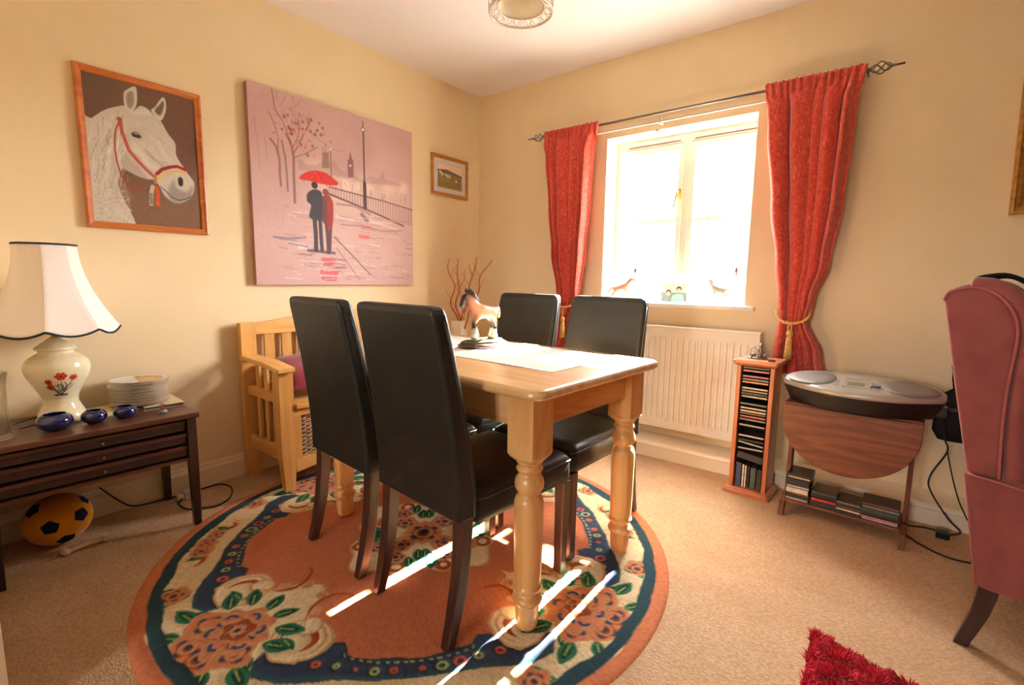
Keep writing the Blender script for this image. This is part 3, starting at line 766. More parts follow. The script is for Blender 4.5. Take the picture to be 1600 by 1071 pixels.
# ------------------------------------------------------------------ dining chairs
def make_chair():
    root = thing('dining_chair', '', 'dining chair')
    W = 0.425; hw = W / 2
    # backrest : outline in y-z, tapered and leaning back
    bk = MB(); rings = []
    lv = [(0.385, -0.195, -0.272, 1.00), (0.46, -0.195, -0.272, 1.0), (0.60, -0.215, -0.285, 0.985), (0.75, -0.242, -0.306, 0.965), (0.90, -0.275, -0.332, 0.945), (0.962, -0.290, -0.344, 0.937), (0.980, -0.294, -0.347, 0.925), (0.992, -0.300, -0.347, 0.900), (0.999, -0.306, -0.343, 0.865), (1.002, -0.312, -0.338, 0.80)]
    for z, yf_, yb_, k in lv:
        x_ = hw * k; rd = 0.010 if z < 0.99 else 0.006
        rings.append([(-x_ + rd, yb_, z), (-x_, yb_ + rd, z), (-x_, yf_ - rd, z), (-x_ + rd, yf_, z), (x_ - rd, yf_, z), (x_, yf_ - rd, z), (x_, yb_ + rd, z), (x_ - rd, yb_, z)])
    bk.loft(rings, True, True, smooth=False)
    bko = bk.build('backrest', LEATHER, root, bevel=0.006, seg=3)
    for s_ in (-1, 1):
        MB().tube([(s_ * (hw * k + 0.0002), yf_ - 0.020, z) for z, yf_, yb_, k in lv[:6]], 0.0028, 6).build('piping', STITCH, bko)
    # seat cushion
    st = MB(); rings = []
    y0, y1 = -0.20, 0.272
    for (ins, z) in ((0.010, 0.352), (0.002, 0.358), (0.0, 0.38), (0.0, 0.430), (0.006, 0.445), (0.020, 0.456), (0.05, 0.462), (0.12, 0.466)):
        rings.append([(x * 1.0, y + (y0 + y1) / 2, z) for x, y in rrect(W - 2 * ins, (y1 - y0) - 2 * ins, 0.03)])
    st.loft(rings, True, True, smooth=True)
    sto = st.build('seat', LEATHER, root)
    pp = [(x, y + (y0 + y1) / 2, 0.433) for x, y in rrect(W + 0.001, (y1 - y0) + 0.001, 0.03)]
    MB().tube(pp, 0.003, 6, closed=True).build('piping', STITCH, sto)
    for s_ in (-1, 1):
        fx = s_ * (hw - 0.026)
        l_ = MB(); rings = []
        for z, w_, cy in ((0.0, 0.034, 0.243), (0.2, 0.038, 0.246), (0.353, 0.042, 0.248)):
            rings.append([(fx - w_ / 2, cy - w_ / 2, z), (fx + w_ / 2, cy - w_ / 2, z), (fx + w_ / 2, cy + w_ / 2, z), (fx - w_ / 2, cy + w_ / 2, z)])
        l_.loft(rings, True, True, smooth=False).build('leg', LEGDARK, root, bevel=0.003)
        l_ = MB(); rings = []
        for z, w_, cy in ((0.0, 0.032, -0.292), (0.08, 0.036, -0.270), (0.18, 0.040, -0.250), (0.28, 0.042, -0.238), (0.39, 0.044, -0.232)):
            rings.append([(fx - w_ / 2, cy - w_ / 2, z), (fx + w_ / 2, cy - w_ / 2, z), (fx + w_ / 2, cy + w_ / 2, z), (fx - w_ / 2, cy + w_ / 2, z)])
        l_.loft(rings, True, True, smooth=False).build('leg', LEGDARK, root, bevel=0.003)
    return root
gch = 'black leather dining chairs at the pine table'
spots = [
    (1.163, -1.795, -5.0, 'black leather dining chair at the near side, left one, back to camera beside pine bench'),
    (1.655, -1.835, -5.0, 'black leather dining chair nearest the camera, right one of near side, by front table leg'),
    (1.175, -1.235, 176.5, 'black leather dining chair at far side, left one, behind the horse statue'),
    (1.668, -1.262, 177.5, 'black leather dining chair at far side, right one, in front of the white radiator')]
proto = make_chair()
for i, (x, y, a, lb) in enumerate(spots):
    o = proto if i == 0 else copy_tree(proto)
    o.location = (x, y, RZ); o.rotation_euler = (0, 0, math.radians(a)); tag(o, lb, 'dining chair', gch)

# ------------------------------------------------------------------ pine bench on the left wall
bn = thing('storage_bench', 'pale wooden storage bench with slatted back and wicker front against left wall', 'bench', (0.0, -1.94, 0))
BL = 1.38   # length along +y
for y0 in (0.0, BL - 0.08):
    MB().box(0.022, 0.066, y0, y0 + 0.08, 0, 0.842).build('back_post', BENCHZ, bn, bevel=0.003)
rt = MB(); outl = []
for i in range(25):
    u = i / 24; y = 0.08 + (BL - 0.16) * u; outl.append((y, 0.838 + 0.05 * math.sin(PI * u) ** 1.2))
for i in range(25):
    u = 1 - i / 24; y = 0.08 + (BL - 0.16) * u; outl.append((y, 0.775))
rt.prism([(y, z) for y, z in outl], 0, 0.028, 0.056)
rt.build('top_rail', BENCHY, bn, bevel=0.002)
MB().box(0.028, 0.056, 0.08, BL - 0.08, 0.47, 0.51).build('back_rail', BENCHY, bn, bevel=0.002)
n = 12
for i in range(n):
    y = 0.13 + i * (BL - 0.26 - 0.055) / (n - 1)
    MB().box(0.034, 0.050, y, y + 0.055, 0.51, 0.775).build('back_slat', BENCHZ, bn, bevel=0.001)
for y0, sg in ((0.0, 1), (BL - 0.075, -1)):
    zf = RZ if y0 == 0 else 0.0
    lg = MB(); rings = []
    for z, w0, w1 in ((zf, 0.035, 0.022), (0.20, 0.045, 0.0), (0.625, 0.045, 0.0)):
        rings.append([(0.45 - w0, y0 + w1 * 0.6, z), (0.45, y0 + w1 * 0.6, z), (0.45, y0 + 0.075 - w1 * 0.4, z), (0.45 - w0, y0 + 0.075 - w1 * 0.4, z)])
    lg.loft(rings, True, True, smooth=False).build('front_leg', BENCHZ, bn, bevel=0.003)
    arm = MB().prism([(0.068, 0.650), (0.068, 0.672), (0.30, 0.668), (0.475, 0.648), (0.475, 0.626), (0.30, 0.642)], 1, y0 - 0.012, y0 + 0.075)
    arm.build('armrest', BENCHX, bn, bevel=0.003)
    ye = y0 + 0.022
    MB().box(0.066, 0.405, ye, ye + 0.03, 0.458, 0.505).build('side_rail', BENCHX, bn, bevel=0.002)
    MB().box(0.066, 0.405, ye, ye + 0.03, 0.165, 0.235).build('side_rail', BENCHX, bn, bevel=0.002)
    for x in (0.15, 0.235, 0.32):
        MB().box(x, x + 0.035, ye + 0.008, ye + 0.022, 0.505, 0.650).build('side_slat', BENCHZ, bn)
        MB().box(x, x + 0.035, ye + 0.008, ye + 0.022, 0.235, 0.458).build('side_slat', BENCHZ, bn)
MB().box(0.058, 0.462, 0.078, BL - 0.078, 0.430, 0.457).build('seat', BENCHY, bn, bevel=0.006)
MB().box(0.425, 0.443, 0.076, BL - 0.076, 0.392, 0.428).build('front_rail', BENCHY, bn, bevel=0.002)
ar = MB(); o2 = []
for i in range(21):
    u = i / 20; o2.append((0.076 + (BL - 0.152) * u, 0.10 + 0.045 * math.sin(PI * u)))
o2 += [(BL - 0.076, 0.168), (0.076, 0.168)]
ar.prism(o2, 0, 0.425, 0.443).build('front_rail', BENCHY, bn, bevel=0.002)
sty = [0.076, 0.50, 0.915, BL - 0.076 - 0.035]
for y in sty:
    MB().box(0.426, 0.442, y, y + 0.035, 0.168, 0.392).build('front_stile', BENCHZ, bn)
MB().box(0.06, 0.425, 0.09, BL - 0.09, 0.160, 0.172).build('shelf', BENCHY, bn)
WICK = mat('wicker_weave', rgb(222, 196, 158), 0.7, 0.3, color2=rgb(166, 130, 92), nscale=90, bump=0.4, bscale=200)
WICKD = mat('wicker_gap', rgb(58, 40, 26), 0.9)
def weave(x, y0, y1, z0, z1):
    m = MB(); m.box(x - 0.012, x - 0.008, y0, y1, z0, z1, 1)
    nr = int((z1 - z0) / 0.0105); sp = 0.026; nc = int((y1 - y0) / sp)
    for i in range(nr):
        z = z0 + (i + 0.5) * (z1 - z0) / nr; pts = []
        for j in range(nc * 4 + 1):
            y = y0 + (y1 - y0) * j / (nc * 4)
            pts.append((x - 0.003 + 0.0045 * math.sin(PI * j / 4 * 1 + (i % 2) * PI), y, z))
        m.tube(pts, 0.0042, 5, 0)
    for j in range(nc + 1):
        y = y0 + (y1 - y0) * j / nc; m.tube([(x - 0.004, y, z0), (x - 0.004, y, z1)], 0.003, 5, 0)
    return m
for k in range(3):
    y0 = sty[k] + 0.037; y1 = sty[k + 1] - 0.002
    bkt = weave(0.428, y0, y1, 0.173, 0.388)
    ob = bkt.build('wicker_panel', [WICK, WICKD], bn)
# burgundy cushions on the bench
VELV = mat('burgundy_velvet', rgb(140, 20, 42), 0.7, 0.3, color2=rgb(100, 8, 24), nscale=6, sheen=0.35, bump=0.15, bscale=60)
def cushion(loc, sz, rot, label, group=None, m_=None, name='cushion'):
    th = sz[2]
    m = MB(); n = 22; v = []; f = []
    for side in (1, -1):
        b = len(v)
        for i in range(n + 1):
            for j in range(n + 1):
                u, w_ = i / n * 2 - 1, j / n * 2 - 1
                e_ = (1 - abs(u) ** 3.0) ** 0.5 * (1 - abs(w_) ** 3.0) ** 0.5
                px = u * sz[0] / 2 * (1 - 0.07 * (1 - abs(w_)) * abs(u) ** 2); py = w_ * sz[1] / 2 * (1 - 0.07 * (1 - abs(u)) * abs(w_) ** 2)
                v.append((px, py, side * th / 2 * e_ + 0.003 * math.sin(u * 5 + w_ * 4) * e_))
        for i in range(n):
            for j in range(n):
                q = (b + i * (n + 1) + j, b + i * (n + 1) + j + 1, b + (i + 1) * (n + 1) + j + 1, b + (i + 1) * (n + 1) + j)
                f.append(q if side < 0 else q[::-1])
    m.add(v, f, 0, True)
    o = m.build(name, m_ or VELV, None)
    o.location = loc; o.rotation_euler = rot
    return tag(o, label, 'cushion', group)
gc = 'burgundy cushions along the bench'
cushion((0.245, -1.665, 0.572), (0.34, 0.38, 0.13), (0, math.radians(17), 0.04), 'burgundy cushion at the left end of the pale wooden bench', gc)
cushion((0.245, -1.235, 0.572), (0.34, 0.38, 0.13), (0, math.radians(17), -0.05), 'burgundy cushion in the middle of the bench, seen between the near chairs', gc)

# twig vase in the corner behind the table
vs = MB(); rings = []
for z, h in ((0, 0.05), (0.006, 0.052), (0.40, 0.046), (0.785, 0.044), (0.785, 0.037), (0.55, 0.036)):
    rings.append([(-h, -h, z), (h, -h, z), (h, h, z), (-h, h, z)])
vs.loft(rings, True, True, smooth=False)
vo = vs.build('tall_vase', mat('cream_ceramic', rgb(236, 226, 204), 0.3, 0.5), None, bevel=0.002, loc=(0.232, -0.475, 0)); vo.rotation_euler = (0, 0, 0.2)
tag(vo, 'tall square cream vase in the corner behind table, holding willow twigs', 'vase')
TWIG = mat('willow_bark', rgb(200, 98, 44), 0.6, 0.3, color2=rgb(160, 70, 30), nscale=30, bump=0.4, bscale=200)
rnd = random.Random(12)
tips = [(-0.045, -0.035, 0.435, 'leftmost kinked'), (0.0, 0.0, 0.44, 'second from left'), (0.03, 0.02, 0.36, 'short thin middle'), (0.10, 0.08, 0.45, 'tall central forked'), (0.165, 0.13, 0.43, 'rightmost leaning'), (0.06, 0.05, 0.40, 'slender straightest')]
for i, (dx, dy, hh, nm) in enumerate(tips):
    pts = []; rr = []
    p1, p2 = rnd.uniform(0, 6), rnd.uniform(0, 6)
    for k in range(46):
        u = k / 45; e_ = u ** 1.2
        x = 0.232 + (i - 2.5) * 0.009 + dx * e_ + 0.017 * math.sin(u * 17 + p1) * min(1, u * 4 + 0.1)
        y = -0.475 + dy * e_ + 0.015 * math.sin(u * 14 + p2) * min(1, u * 4 + 0.1)
        pts.append((x, y, 0.60 + (hh + 0.20) * u)); rr.append(0.0072 * (1 - 0.6 * u) if i not in (2, 5) else 0.0032 * (1 - 0.5 * u))
    m = MB().tube(pts, rr, 6)
    for k in (18, 24, 30, 36):
        p = Vector(pts[k]); sgn = rnd.choice((-1, 1)); q = []
        ln = rnd.uniform(0.03, 0.11)
        for t_ in range(7):
            u = t_ / 6; q.append((p.x + sgn * 0.35 * ln * u * 1.4 + 0.004 * math.sin(u * 9), p.y + sgn * 0.25 * ln * u, p.z + ln * u))
        m.tube(q, [0.0018 * (1 - 0.5 * t_ / 6) for t_ in range(7)], 5)
    o = m.build('willow_twig', TWIG, None)
    tag(o, nm + ' curly willow twig standing in the cream corner vase', 'twig', 'curly willow twigs in the corner vase')

# end of a wall beside the camera, left edge of the view
struct('wall_near', MB().box(0, 1.15, -3.5, -2.967, 0, CEIL), WALL)

# ------------------------------------------------------------------ painted surfaces
class Paint:
    def __init__(s, w, h, col):
        s.w, s.h = w, h
        s.a = np.zeros((h, w, 3)); s.a[:] = np.array(col) / 255.0
        s.U, s.V = np.meshgrid((np.arange(w) + 0.5) / w, (np.arange(h) + 0.5) / h)
        s.asp = h / w
        s.px = 1.0 / w
    def mix(s, m, col): s.a[:] = s.a * (1 - m[..., None]) + np.array(col) / 255.0 * m[..., None]
    def segd(s, p, q):
        ux, uy = s.U, s.V * s.asp
        ax, ay, bx, by_ = p[0], p[1] * s.asp, q[0], q[1] * s.asp
        dx, dy = bx - ax, by_ - ay; l2 = dx * dx + dy * dy + 1e-12
        t_ = np.clip(((ux - ax) * dx + (uy - ay) * dy) / l2, 0, 1)
        return np.hypot(ux - ax - t_ * dx, uy - ay - t_ * dy)
    def curve(s, pts, n=4):
        out = []; P_ = [np.array(q, float) for q in pts]; m_ = len(P_)
        for i in range(m_):
            p0, p1, p2, p3 = P_[i - 1], P_[i], P_[(i + 1) % m_], P_[(i + 2) % m_]
            for k in range(n):
                t_ = k / n; out.append(tuple(0.5 * ((2 * p1) + (p2 - p0) * t_ + (2 * p0 - 5 * p1 + 4 * p2 - p3) * t_ * t_ + (3 * p1 - p0 - 3 * p2 + p3) * t_ ** 3)))
        return out
    def poly(s, pts, col, alpha=1.0, soft=1.2):
        ins = np.zeros(s.U.shape, bool); d = np.full(s.U.shape, 9.0); n = len(pts)
        for i in range(n):
            p, q = pts[i], pts[(i + 1) % n]
            d = np.minimum(d, s.segd(p, q))
            c = ((p[1] > s.V) != (q[1] > s.V)); xi = p[0] + (s.V - p[1]) * (q[0] - p[0]) / ((q[1] - p[1]) if q[1] != p[1] else 1e-9)
            ins ^= c & (s.U < xi)
        sd = np.where(ins, -d, d)
        s.mix(alpha * (1 - sstep(-soft * s.px, soft * s.px, sd)), col)
    def stroke(s, pts, w, col, alpha=1.0, soft=1.0):
        w = w * s.px
        if len(pts) == 1: d = s.segd(pts[0], pts[0])
        else:
            d = np.full(s.U.shape, 9.0)
            for p, q in zip(pts, pts[1:]): d = np.minimum(d, s.segd(p, q))
        s.mix(alpha * (1 - sstep(w / 2 - soft * s.px * 0.7, w / 2 + soft * s.px * 0.7, d)), col)
    def glow(s, p, r, col, alpha):
        d = s.segd(p, p); s.mix(alpha * np.exp(-(d / r) ** 2), col)
    def noise(s, amp, seed=1, blur=1, sx=1, sy=1):
        n = np.random.RandomState(seed).randn(s.h, s.w)
        for _ in range(blur * sx): n = (n + np.roll(n, 1, 1) + np.roll(n, -1, 1)) / 3 * 1.35
        for _ in range(blur * sy): n = (n + np.roll(n, 1, 0) + np.roll(n, -1, 0)) / 3 * 1.35
        s.a *= (1 + amp * n[..., None])
    def mesh(s, name, mat_, origin, du, dv, parent=None):
        """grid mesh: origin + u*du + v*dv"""
        w, h = s.w, s.h
        u = (np.arange(w) + 0.5) / w; u[0] = 0; u[-1] = 1; v = (np.arange(h) + 0.5) / h; v[0] = 0; v[-1] = 1
        U, V = np.meshgrid(u, v)
        co = np.array(origin)[None, None] + U[..., None] * np.array(du) + V[..., None] * np.array(dv)
        i = np.arange(h - 1)[:, None] * w; j = np.arange(w - 1)[None]
        q = np.stack([i + j, i + j + 1, i + w + j + 1, i + w + j], -1).reshape(-1, 4)
        me = bpy.data.meshes.new(name); me.from_pydata(co.reshape(-1, 3).tolist(), [], q.tolist())
        a = np.clip(s.a, 0, 1); a = np.where(a <= 0.04045, a / 12.92, ((a + 0.055) / 1.055) ** 2.4)
        c = me.color_attributes.new('paint', 'FLOAT_COLOR', 'POINT'); full = np.ones((h * w, 4)); full[:, :3] = a.reshape(-1, 3)
        c.data.foreach_set('color', full.ravel()); me.materials.append(mat_)
        o = bpy.data.objects.new(name, me); COL.objects.link(o)
        if parent: o.parent = parent
        return o

def frame_mb(x0, x1, y0, y1, z0, z1, w_, inner_x=None):
    """picture frame in the y-z plane, thickness x0..x1; mitred"""
    m = MB(); prof = [(0, 0), (0, 1.0), (0.25, 1.15), (0.6, 0.8), (0.9, 0.7), (1.0, 0.45), (1.0, 0)]
    cs = [(y0, z0, 1, 1), (y1, z0, -1, 1), (y1, z1, -1, -1), (y0, z1, 1, -1)]
    rings = []
    for (cy, cz, sy, sz) in cs + cs[:1]:
        rings.append([(x0 + (x1 - x0) * hh, cy + sy * w_ * u, cz + sz * w_ * u) for u, hh in prof])
    m.loft(rings, True, False, smooth=False)
    return m

rnd = random.Random(5)
PAINTM = vcol_mat('painted_canvas', 0.55, 0.3, bump=0.25, bscale=500)
PRINTM = vcol_mat('printed_picture', 0.45, 0.4)
HORSE = {
  'body': [(0.001,0.652),(0.059,0.698),(0.17,0.772),(0.281,0.816),(0.345,0.831),(0.407,0.806),(0.476,0.856),(0.542,0.848),(0.589,0.817),(0.663,0.775),(0.701,0.721),(0.733,0.685),(0.782,0.637),(0.783,0.555),(0.815,0.504),(0.865,0.455),(0.89,0.422),(0.942,0.371),(0.942,0.308),(0.912,0.256),(0.852,0.215),(0.776,0.189),(0.705,0.197),(0.638,0.239),(0.6,0.297),(0.561,0.34),(0.493,0.34),(0.411,0.352),(0.333,0.376),(0.279,0.389),(0.25,0.335),(0.228,0.268),(0.26,0.194),(0.293,0.132),(0.327,0.069),(0.348,0.002),(0.0,-0.0)],
  'ear1': [(0.344,0.821),(0.34,0.909),(0.372,0.947),(0.448,0.983),(0.458,0.918),(0.443,0.851),(0.398,0.798)],
  'ear1i': [(0.365,0.837),(0.365,0.907),(0.404,0.944),(0.427,0.931),(0.425,0.867),(0.395,0.823)],
  'ear2': [(0.575,0.84),(0.612,0.873),(0.66,0.928),(0.697,0.959),(0.72,0.925),(0.709,0.856),(0.654,0.781)],
  'ear2i': [(0.609,0.846),(0.662,0.902),(0.693,0.931),(0.696,0.894),(0.658,0.821)],
  'jaw': [(0.265,0.49),(0.279,0.389),(0.333,0.376),(0.411,0.352),(0.493,0.34),(0.433,0.406),(0.372,0.452),(0.331,0.524)],
  'cheek': [(0.3,0.61),(0.385,0.583),(0.477,0.517),(0.534,0.418),(0.419,0.431),(0.329,0.498)],
  'necksh': [(0.255,0.387),(0.2,0.304),(0.237,0.205),(0.277,0.131),(0.19,0.201),(0.154,0.299)],
  'muzzle': [(0.738,0.358),(0.769,0.306),(0.859,0.286),(0.929,0.335),(0.912,0.256),(0.852,0.215),(0.776,0.189),(0.705,0.197),(0.676,0.27)],
  'eye': [(0.368,0.651),(0.401,0.667),(0.458,0.661),(0.491,0.626),(0.437,0.614),(0.389,0.62)],
  'nostril': [(0.785,0.377),(0.813,0.391),(0.833,0.368),(0.822,0.325),(0.789,0.329)],
  'mouth': [(0.609,0.298),(0.658,0.268),(0.708,0.231),(0.778,0.212),(0.854,0.23),(0.903,0.255)],
  'strap': [(0.288,0.729),(0.303,0.636),(0.347,0.526),(0.422,0.457),(0.499,0.4),(0.563,0.361)],
  'rope': [(0.288,0.722),(0.25,0.653),(0.232,0.587),(0.228,0.511),(0.233,0.448),(0.259,0.349),(0.307,0.276),(0.385,0.251),(0.438,0.282),(0.462,0.33)],
  'nose': [(0.583,0.389),(0.638,0.429),(0.711,0.454),(0.784,0.468),(0.865,0.452)],
  'nosey': [(0.6,0.358),(0.653,0.397),(0.726,0.423),(0.799,0.433),(0.863,0.426)],
  'tas1': [(0.536,0.291),(0.518,0.242),(0.51,0.161)],
  'tas2': [(0.573,0.288),(0.578,0.234),(0.57,0.163)],
  'ring': [(0.568,0.374),(0.563,0.32)],
  'manes': [(0.281,0.81),(0.245,0.766),(0.272,0.72)],
  'forehead': [(0.405,0.786),(0.474,0.83),(0.541,0.835),(0.572,0.814)],
  'faceline': [(0.511,0.521),(0.609,0.48),(0.713,0.479)],
}
LONDON = {
  't1': [(0.185,0.79),(0.209,0.742),(0.217,0.679),(0.214,0.57),(0.214,0.444)],
  't1b': [(0.218,0.701),(0.252,0.762),(0.289,0.836),(0.314,0.886)],
  't1c': [(0.208,0.731),(0.197,0.782),(0.164,0.858),(0.13,0.9),(0.119,0.998)],
  't1d': [(0.223,0.681),(0.272,0.707),(0.344,0.755)],
  't2': [(0.101,0.749),(0.13,0.714),(0.143,0.654),(0.141,0.58),(0.144,0.521)],
  't2b': [(0.135,0.684),(0.141,0.759),(0.121,0.836),(0.098,0.881)],
  't2c': [(0.158,0.752),(0.173,0.671),(0.177,0.586),(0.179,0.5)],
  't1e': [(0.211,0.721),(0.241,0.782),(0.255,0.839),(0.246,0.89)],
  't3': [(0.072,0.763),(0.078,0.693),(0.08,0.631)],
  't4': [(0.027,0.842),(0.038,0.684),(0.042,0.583)],
  'l1': [(0.301,0.839),(0.43,0.768),(0.52,0.776)],
  'tower': [(0.377,0.74),(0.416,0.748),(0.418,0.662),(0.376,0.655)],
  'towert': [(0.398,0.744),(0.399,0.779)],
  'ben': [(0.533,0.731),(0.57,0.738),(0.569,0.636),(0.532,0.63)],
  'bent': [(0.54,0.73),(0.551,0.785),(0.563,0.735)],
  'sky1': [(0.236,0.673),(0.259,0.677),(0.281,0.659),(0.34,0.665),(0.377,0.689),(0.421,0.697),(0.453,0.71),(0.49,0.664),(0.529,0.659),(0.528,0.623),(0.245,0.62)],
  'sky2': [(0.57,0.654),(0.625,0.639),(0.683,0.668),(0.742,0.659),(0.774,0.715),(0.788,0.667),(0.867,0.66),(0.916,0.645),(0.682,0.618),(0.568,0.618)],
  'lamp': [(0.641,0.91),(0.641,0.765),(0.641,0.592)],
  'lampb': [(0.641,0.617),(0.642,0.543),(0.643,0.468)],
  'lampt': [(0.639,0.975),(0.64,0.945)],
  'globe': [(0.639,0.927)],
  'lamp2': [(0.428,0.762),(0.428,0.618)],
  'globe2': [(0.428,0.768)],
  'rail': [(0.415,0.558),(0.566,0.544),(0.769,0.529),(1.002,0.5)],
  'kerb': [(0.407,0.519),(0.564,0.483),(0.767,0.431),(0.928,0.386)],
  'post0': [(0.434,0.558),(0.435,0.514)],
  'post1': [(0.995,0.499),(0.99,0.392)],
  'umb': [(0.243,0.575),(0.279,0.613),(0.339,0.634),(0.399,0.63),(0.449,0.604),(0.471,0.581),(0.422,0.567),(0.391,0.568),(0.36,0.566),(0.3,0.572)],
  'mhead': [(0.327,0.553)],
  'man': [(0.286,0.504),(0.325,0.53),(0.368,0.516),(0.369,0.435),(0.359,0.366),(0.292,0.373),(0.303,0.439),(0.281,0.461)],
  'ml1': [(0.32,0.372),(0.324,0.291),(0.323,0.197)],
  'ml2': [(0.352,0.373),(0.354,0.281),(0.358,0.199)],
  'whead': [(0.39,0.525)],
  'woman': [(0.372,0.496),(0.395,0.511),(0.425,0.489),(0.433,0.449),(0.423,0.335),(0.388,0.337),(0.358,0.381),(0.365,0.458)],
  'womanr': [(0.402,0.505),(0.425,0.489),(0.433,0.449),(0.423,0.335),(0.4,0.339)],
  'wl1': [(0.39,0.341),(0.395,0.273),(0.396,0.186)],
  'wl2': [(0.416,0.343),(0.409,0.274),(0.404,0.195)],
  'ref1': [(0.361,0.145),(0.431,0.142)],
  'ref2': [(0.366,0.115),(0.424,0.111)],
  'ref3': [(0.352,0.073),(0.442,0.068)],
  'ref4': [(0.357,0.037),(0.434,0.033)],
  'sh1': [(0.278,0.192),(0.344,0.189),(0.433,0.184)],
  'sh2': [(0.096,0.251),(0.183,0.248),(0.263,0.263)],
  'sh3': [(0.17,0.225),(0.273,0.212)],
  'sh4': [(0.224,0.169),(0.295,0.166)],
  'k1': [(0.436,0.276),(0.527,0.195),(0.666,0.064)],
  'k2': [(0.447,0.216),(0.511,0.132),(0.592,0.031)],
  'k3': [(0.666,0.064),(0.711,0.045)],
  'rr1': [(0.6,0.294),(0.658,0.292)],
  'rr2': [(0.616,0.354),(0.682,0.355)],
  'rs1': [(0.618,0.427),(0.654,0.393)],
  'rs2': [(0.457,0.469),(0.564,0.471),(0.677,0.434)],
  'rs3': [(0.479,0.352),(0.616,0.358),(0.765,0.339),(0.927,0.359)],
  'w1': [(0.171,0.229),(0.261,0.217)],
  'w2': [(0.226,0.204),(0.296,0.207)],
  'w3': [(0.454,0.397),(0.561,0.384)],
  'w4': [(0.676,0.395),(0.927,0.352)],
  'glow': [(0.447,0.563)],
  'path': [(0.033,0.592),(0.093,0.592),(0.185,0.522),(0.269,0.389)],
}

# horse portrait
hp = thing('framed_horse_portrait', 'framed portrait of a white horse in red bridle on the left wall above lamp', 'picture', (0, -2.275, 1.29))
y0, y1, z0, z1 = -2.511 + 2.275, -2.043 + 2.275, 0.0, 0.664
frame_mb(0.001, 0.020, y0, y1, z0, z1, 0.027).build('frame', ORANGEWOOD, hp)
p = Paint(230, 340, (104, 74, 56))
for v_, c in ((0.95, (112, 78, 58)), (0.55, (98, 62, 50)), (0.1, (138, 104, 76)), (0.25, (124, 90, 66))):
    p.mix(0.55 * np.exp(-((p.V - v_) / 0.2) ** 2), c)
p.mix(0.25 * np.exp(-((p.U - 0.15) / 0.3) ** 2) * np.exp(-((p.V - 0.95) / 0.2) ** 2), (90, 84, 62))
p.noise(0.05, 2, 1)
K = HORSE
bgp = p.a.copy()
BODY = p.curve(K['body'][:-1], 4)[:-4] + [K['body'][-2], K['body'][-1]]
p.poly(BODY, (200, 190, 174))
edge = p.a.copy()
p.poly(p.curve(K['jaw']), (158, 144, 132), 0.55, 6); p.poly(p.curve(K['cheek']), (222, 212, 198), 0.6, 8); p.poly(p.curve(K['necksh']), (164, 148, 134), 0.5, 8)
p.poly(p.curve(K['forehead']), (228, 220, 208), 0.6, 6); p.stroke(K['faceline'], 5, (172, 156, 148), 0.5, 5)
for i in range(120):
    u = rnd.uniform(0.03, 0.33); v = rnd.uniform(0.30, 0.82); l = rnd.uniform(0.05, 0.13)
    if v > 0.62 + 0.75 * u: continue
    c = rnd.choice([(232, 224, 212), (176, 162, 146), (148, 134, 120), (218, 208, 190)])
    p.stroke([(u, v), (u - 0.012 + rnd.uniform(-0.02, 0.02), v - l / 2), (u - 0.03 + rnd.uniform(-0.02, 0.03), v - l)], 1.6, c, 0.6)
for i in range(260):
    u, v = rnd.uniform(0.03, 0.34), rnd.uniform(0.01, 0.26)
    if u > 0.30 - 0.2 * (v - 0.13) + 0.02: continue
    p.stroke([(u, v)], rnd.uniform(2, 5), rnd.choice([(222, 210, 196), (168, 152, 140), (190, 176, 160)]), 0.5, 1.5)
for i in range(70):
    u, v = rnd.uniform(0.42, 0.8), rnd.uniform(0.40, 0.78)
    if u > 0.86 - 0.6 * (v - 0.4): continue
    p.stroke([(u, v), (u + 0.03, v - 0.03)], 2.5, rnd.choice([(228, 220, 208), (186, 174, 164), (176, 156, 146)]), 0.35, 2)
p.poly(p.curve(K['ear1']), (204, 196, 182)); p.poly(p.curve(K['ear1i']), (130, 112, 98), 0.8, 3)
p.poly(p.curve(K['ear2']), (206, 198, 184)); p.poly(p.curve(K['ear2i']), (92, 78, 68), 0.9, 3)
p.poly(p.curve(K['muzzle']), (120, 108, 106), 0.6, 7)
p.poly(p.curve(K['nostril']), (44, 34, 34), 1, 2); p.stroke(K['mouth'], 2.5, (70, 56, 52), 0.8)
ec = (sum(q[0] for q in K['eye']) / 6, sum(q[1] for q in K['eye']) / 6)
p.glow((ec[0], ec[1] + 0.01), 0.05, (150, 132, 120), 0.5)
p.stroke([(ec[0] - 0.022, ec[1]), (ec[0] + 0.018, ec[1] - 0.004)], 8, (40, 30, 28), 1, 2); p.stroke([(ec[0] - 0.045, ec[1] + 0.006), (ec[0] - 0.02, ec[1] + 0.022), (ec[0] + 0.02, ec[1] + 0.018), (ec[0] + 0.045, ec[1] - 0.008)], 2.0, (84, 66, 58), 0.8); p.stroke([(ec[0] - 0.004, ec[1] + 0.006)], 2, (210, 200, 190))
p.stroke([(0.50, 0.55), (0.56, 0.50), (0.66, 0.44)], 6, (150, 132, 126), 0.45, 6); p.stroke([(0.40, 0.50), (0.46, 0.44), (0.52, 0.40)], 9, (150, 132, 124), 0.4, 8); p.stroke([(0.62, 0.62), (0.70, 0.50), (0.78, 0.42)], 9, (226, 218, 206), 0.4, 8)
p.stroke([(0.33, 0.62), (0.36, 0.50), (0.42, 0.42)], 12, (160, 144, 132), 0.4, 9); p.stroke([(0.2, 0.45), (0.24, 0.30), (0.30, 0.20)], 14, (166, 150, 136), 0.4, 12)
p.stroke(K['rope'], 3.2, (160, 62, 40)); p.stroke(K['strap'], 6.5, (168, 52, 32)); p.stroke(K['strap'], 2.2, (214, 120, 92), 0.7)
p.stroke(K['nosey'], 5, (216, 178, 84)); p.stroke(K['nose'], 8, (150, 36, 26))
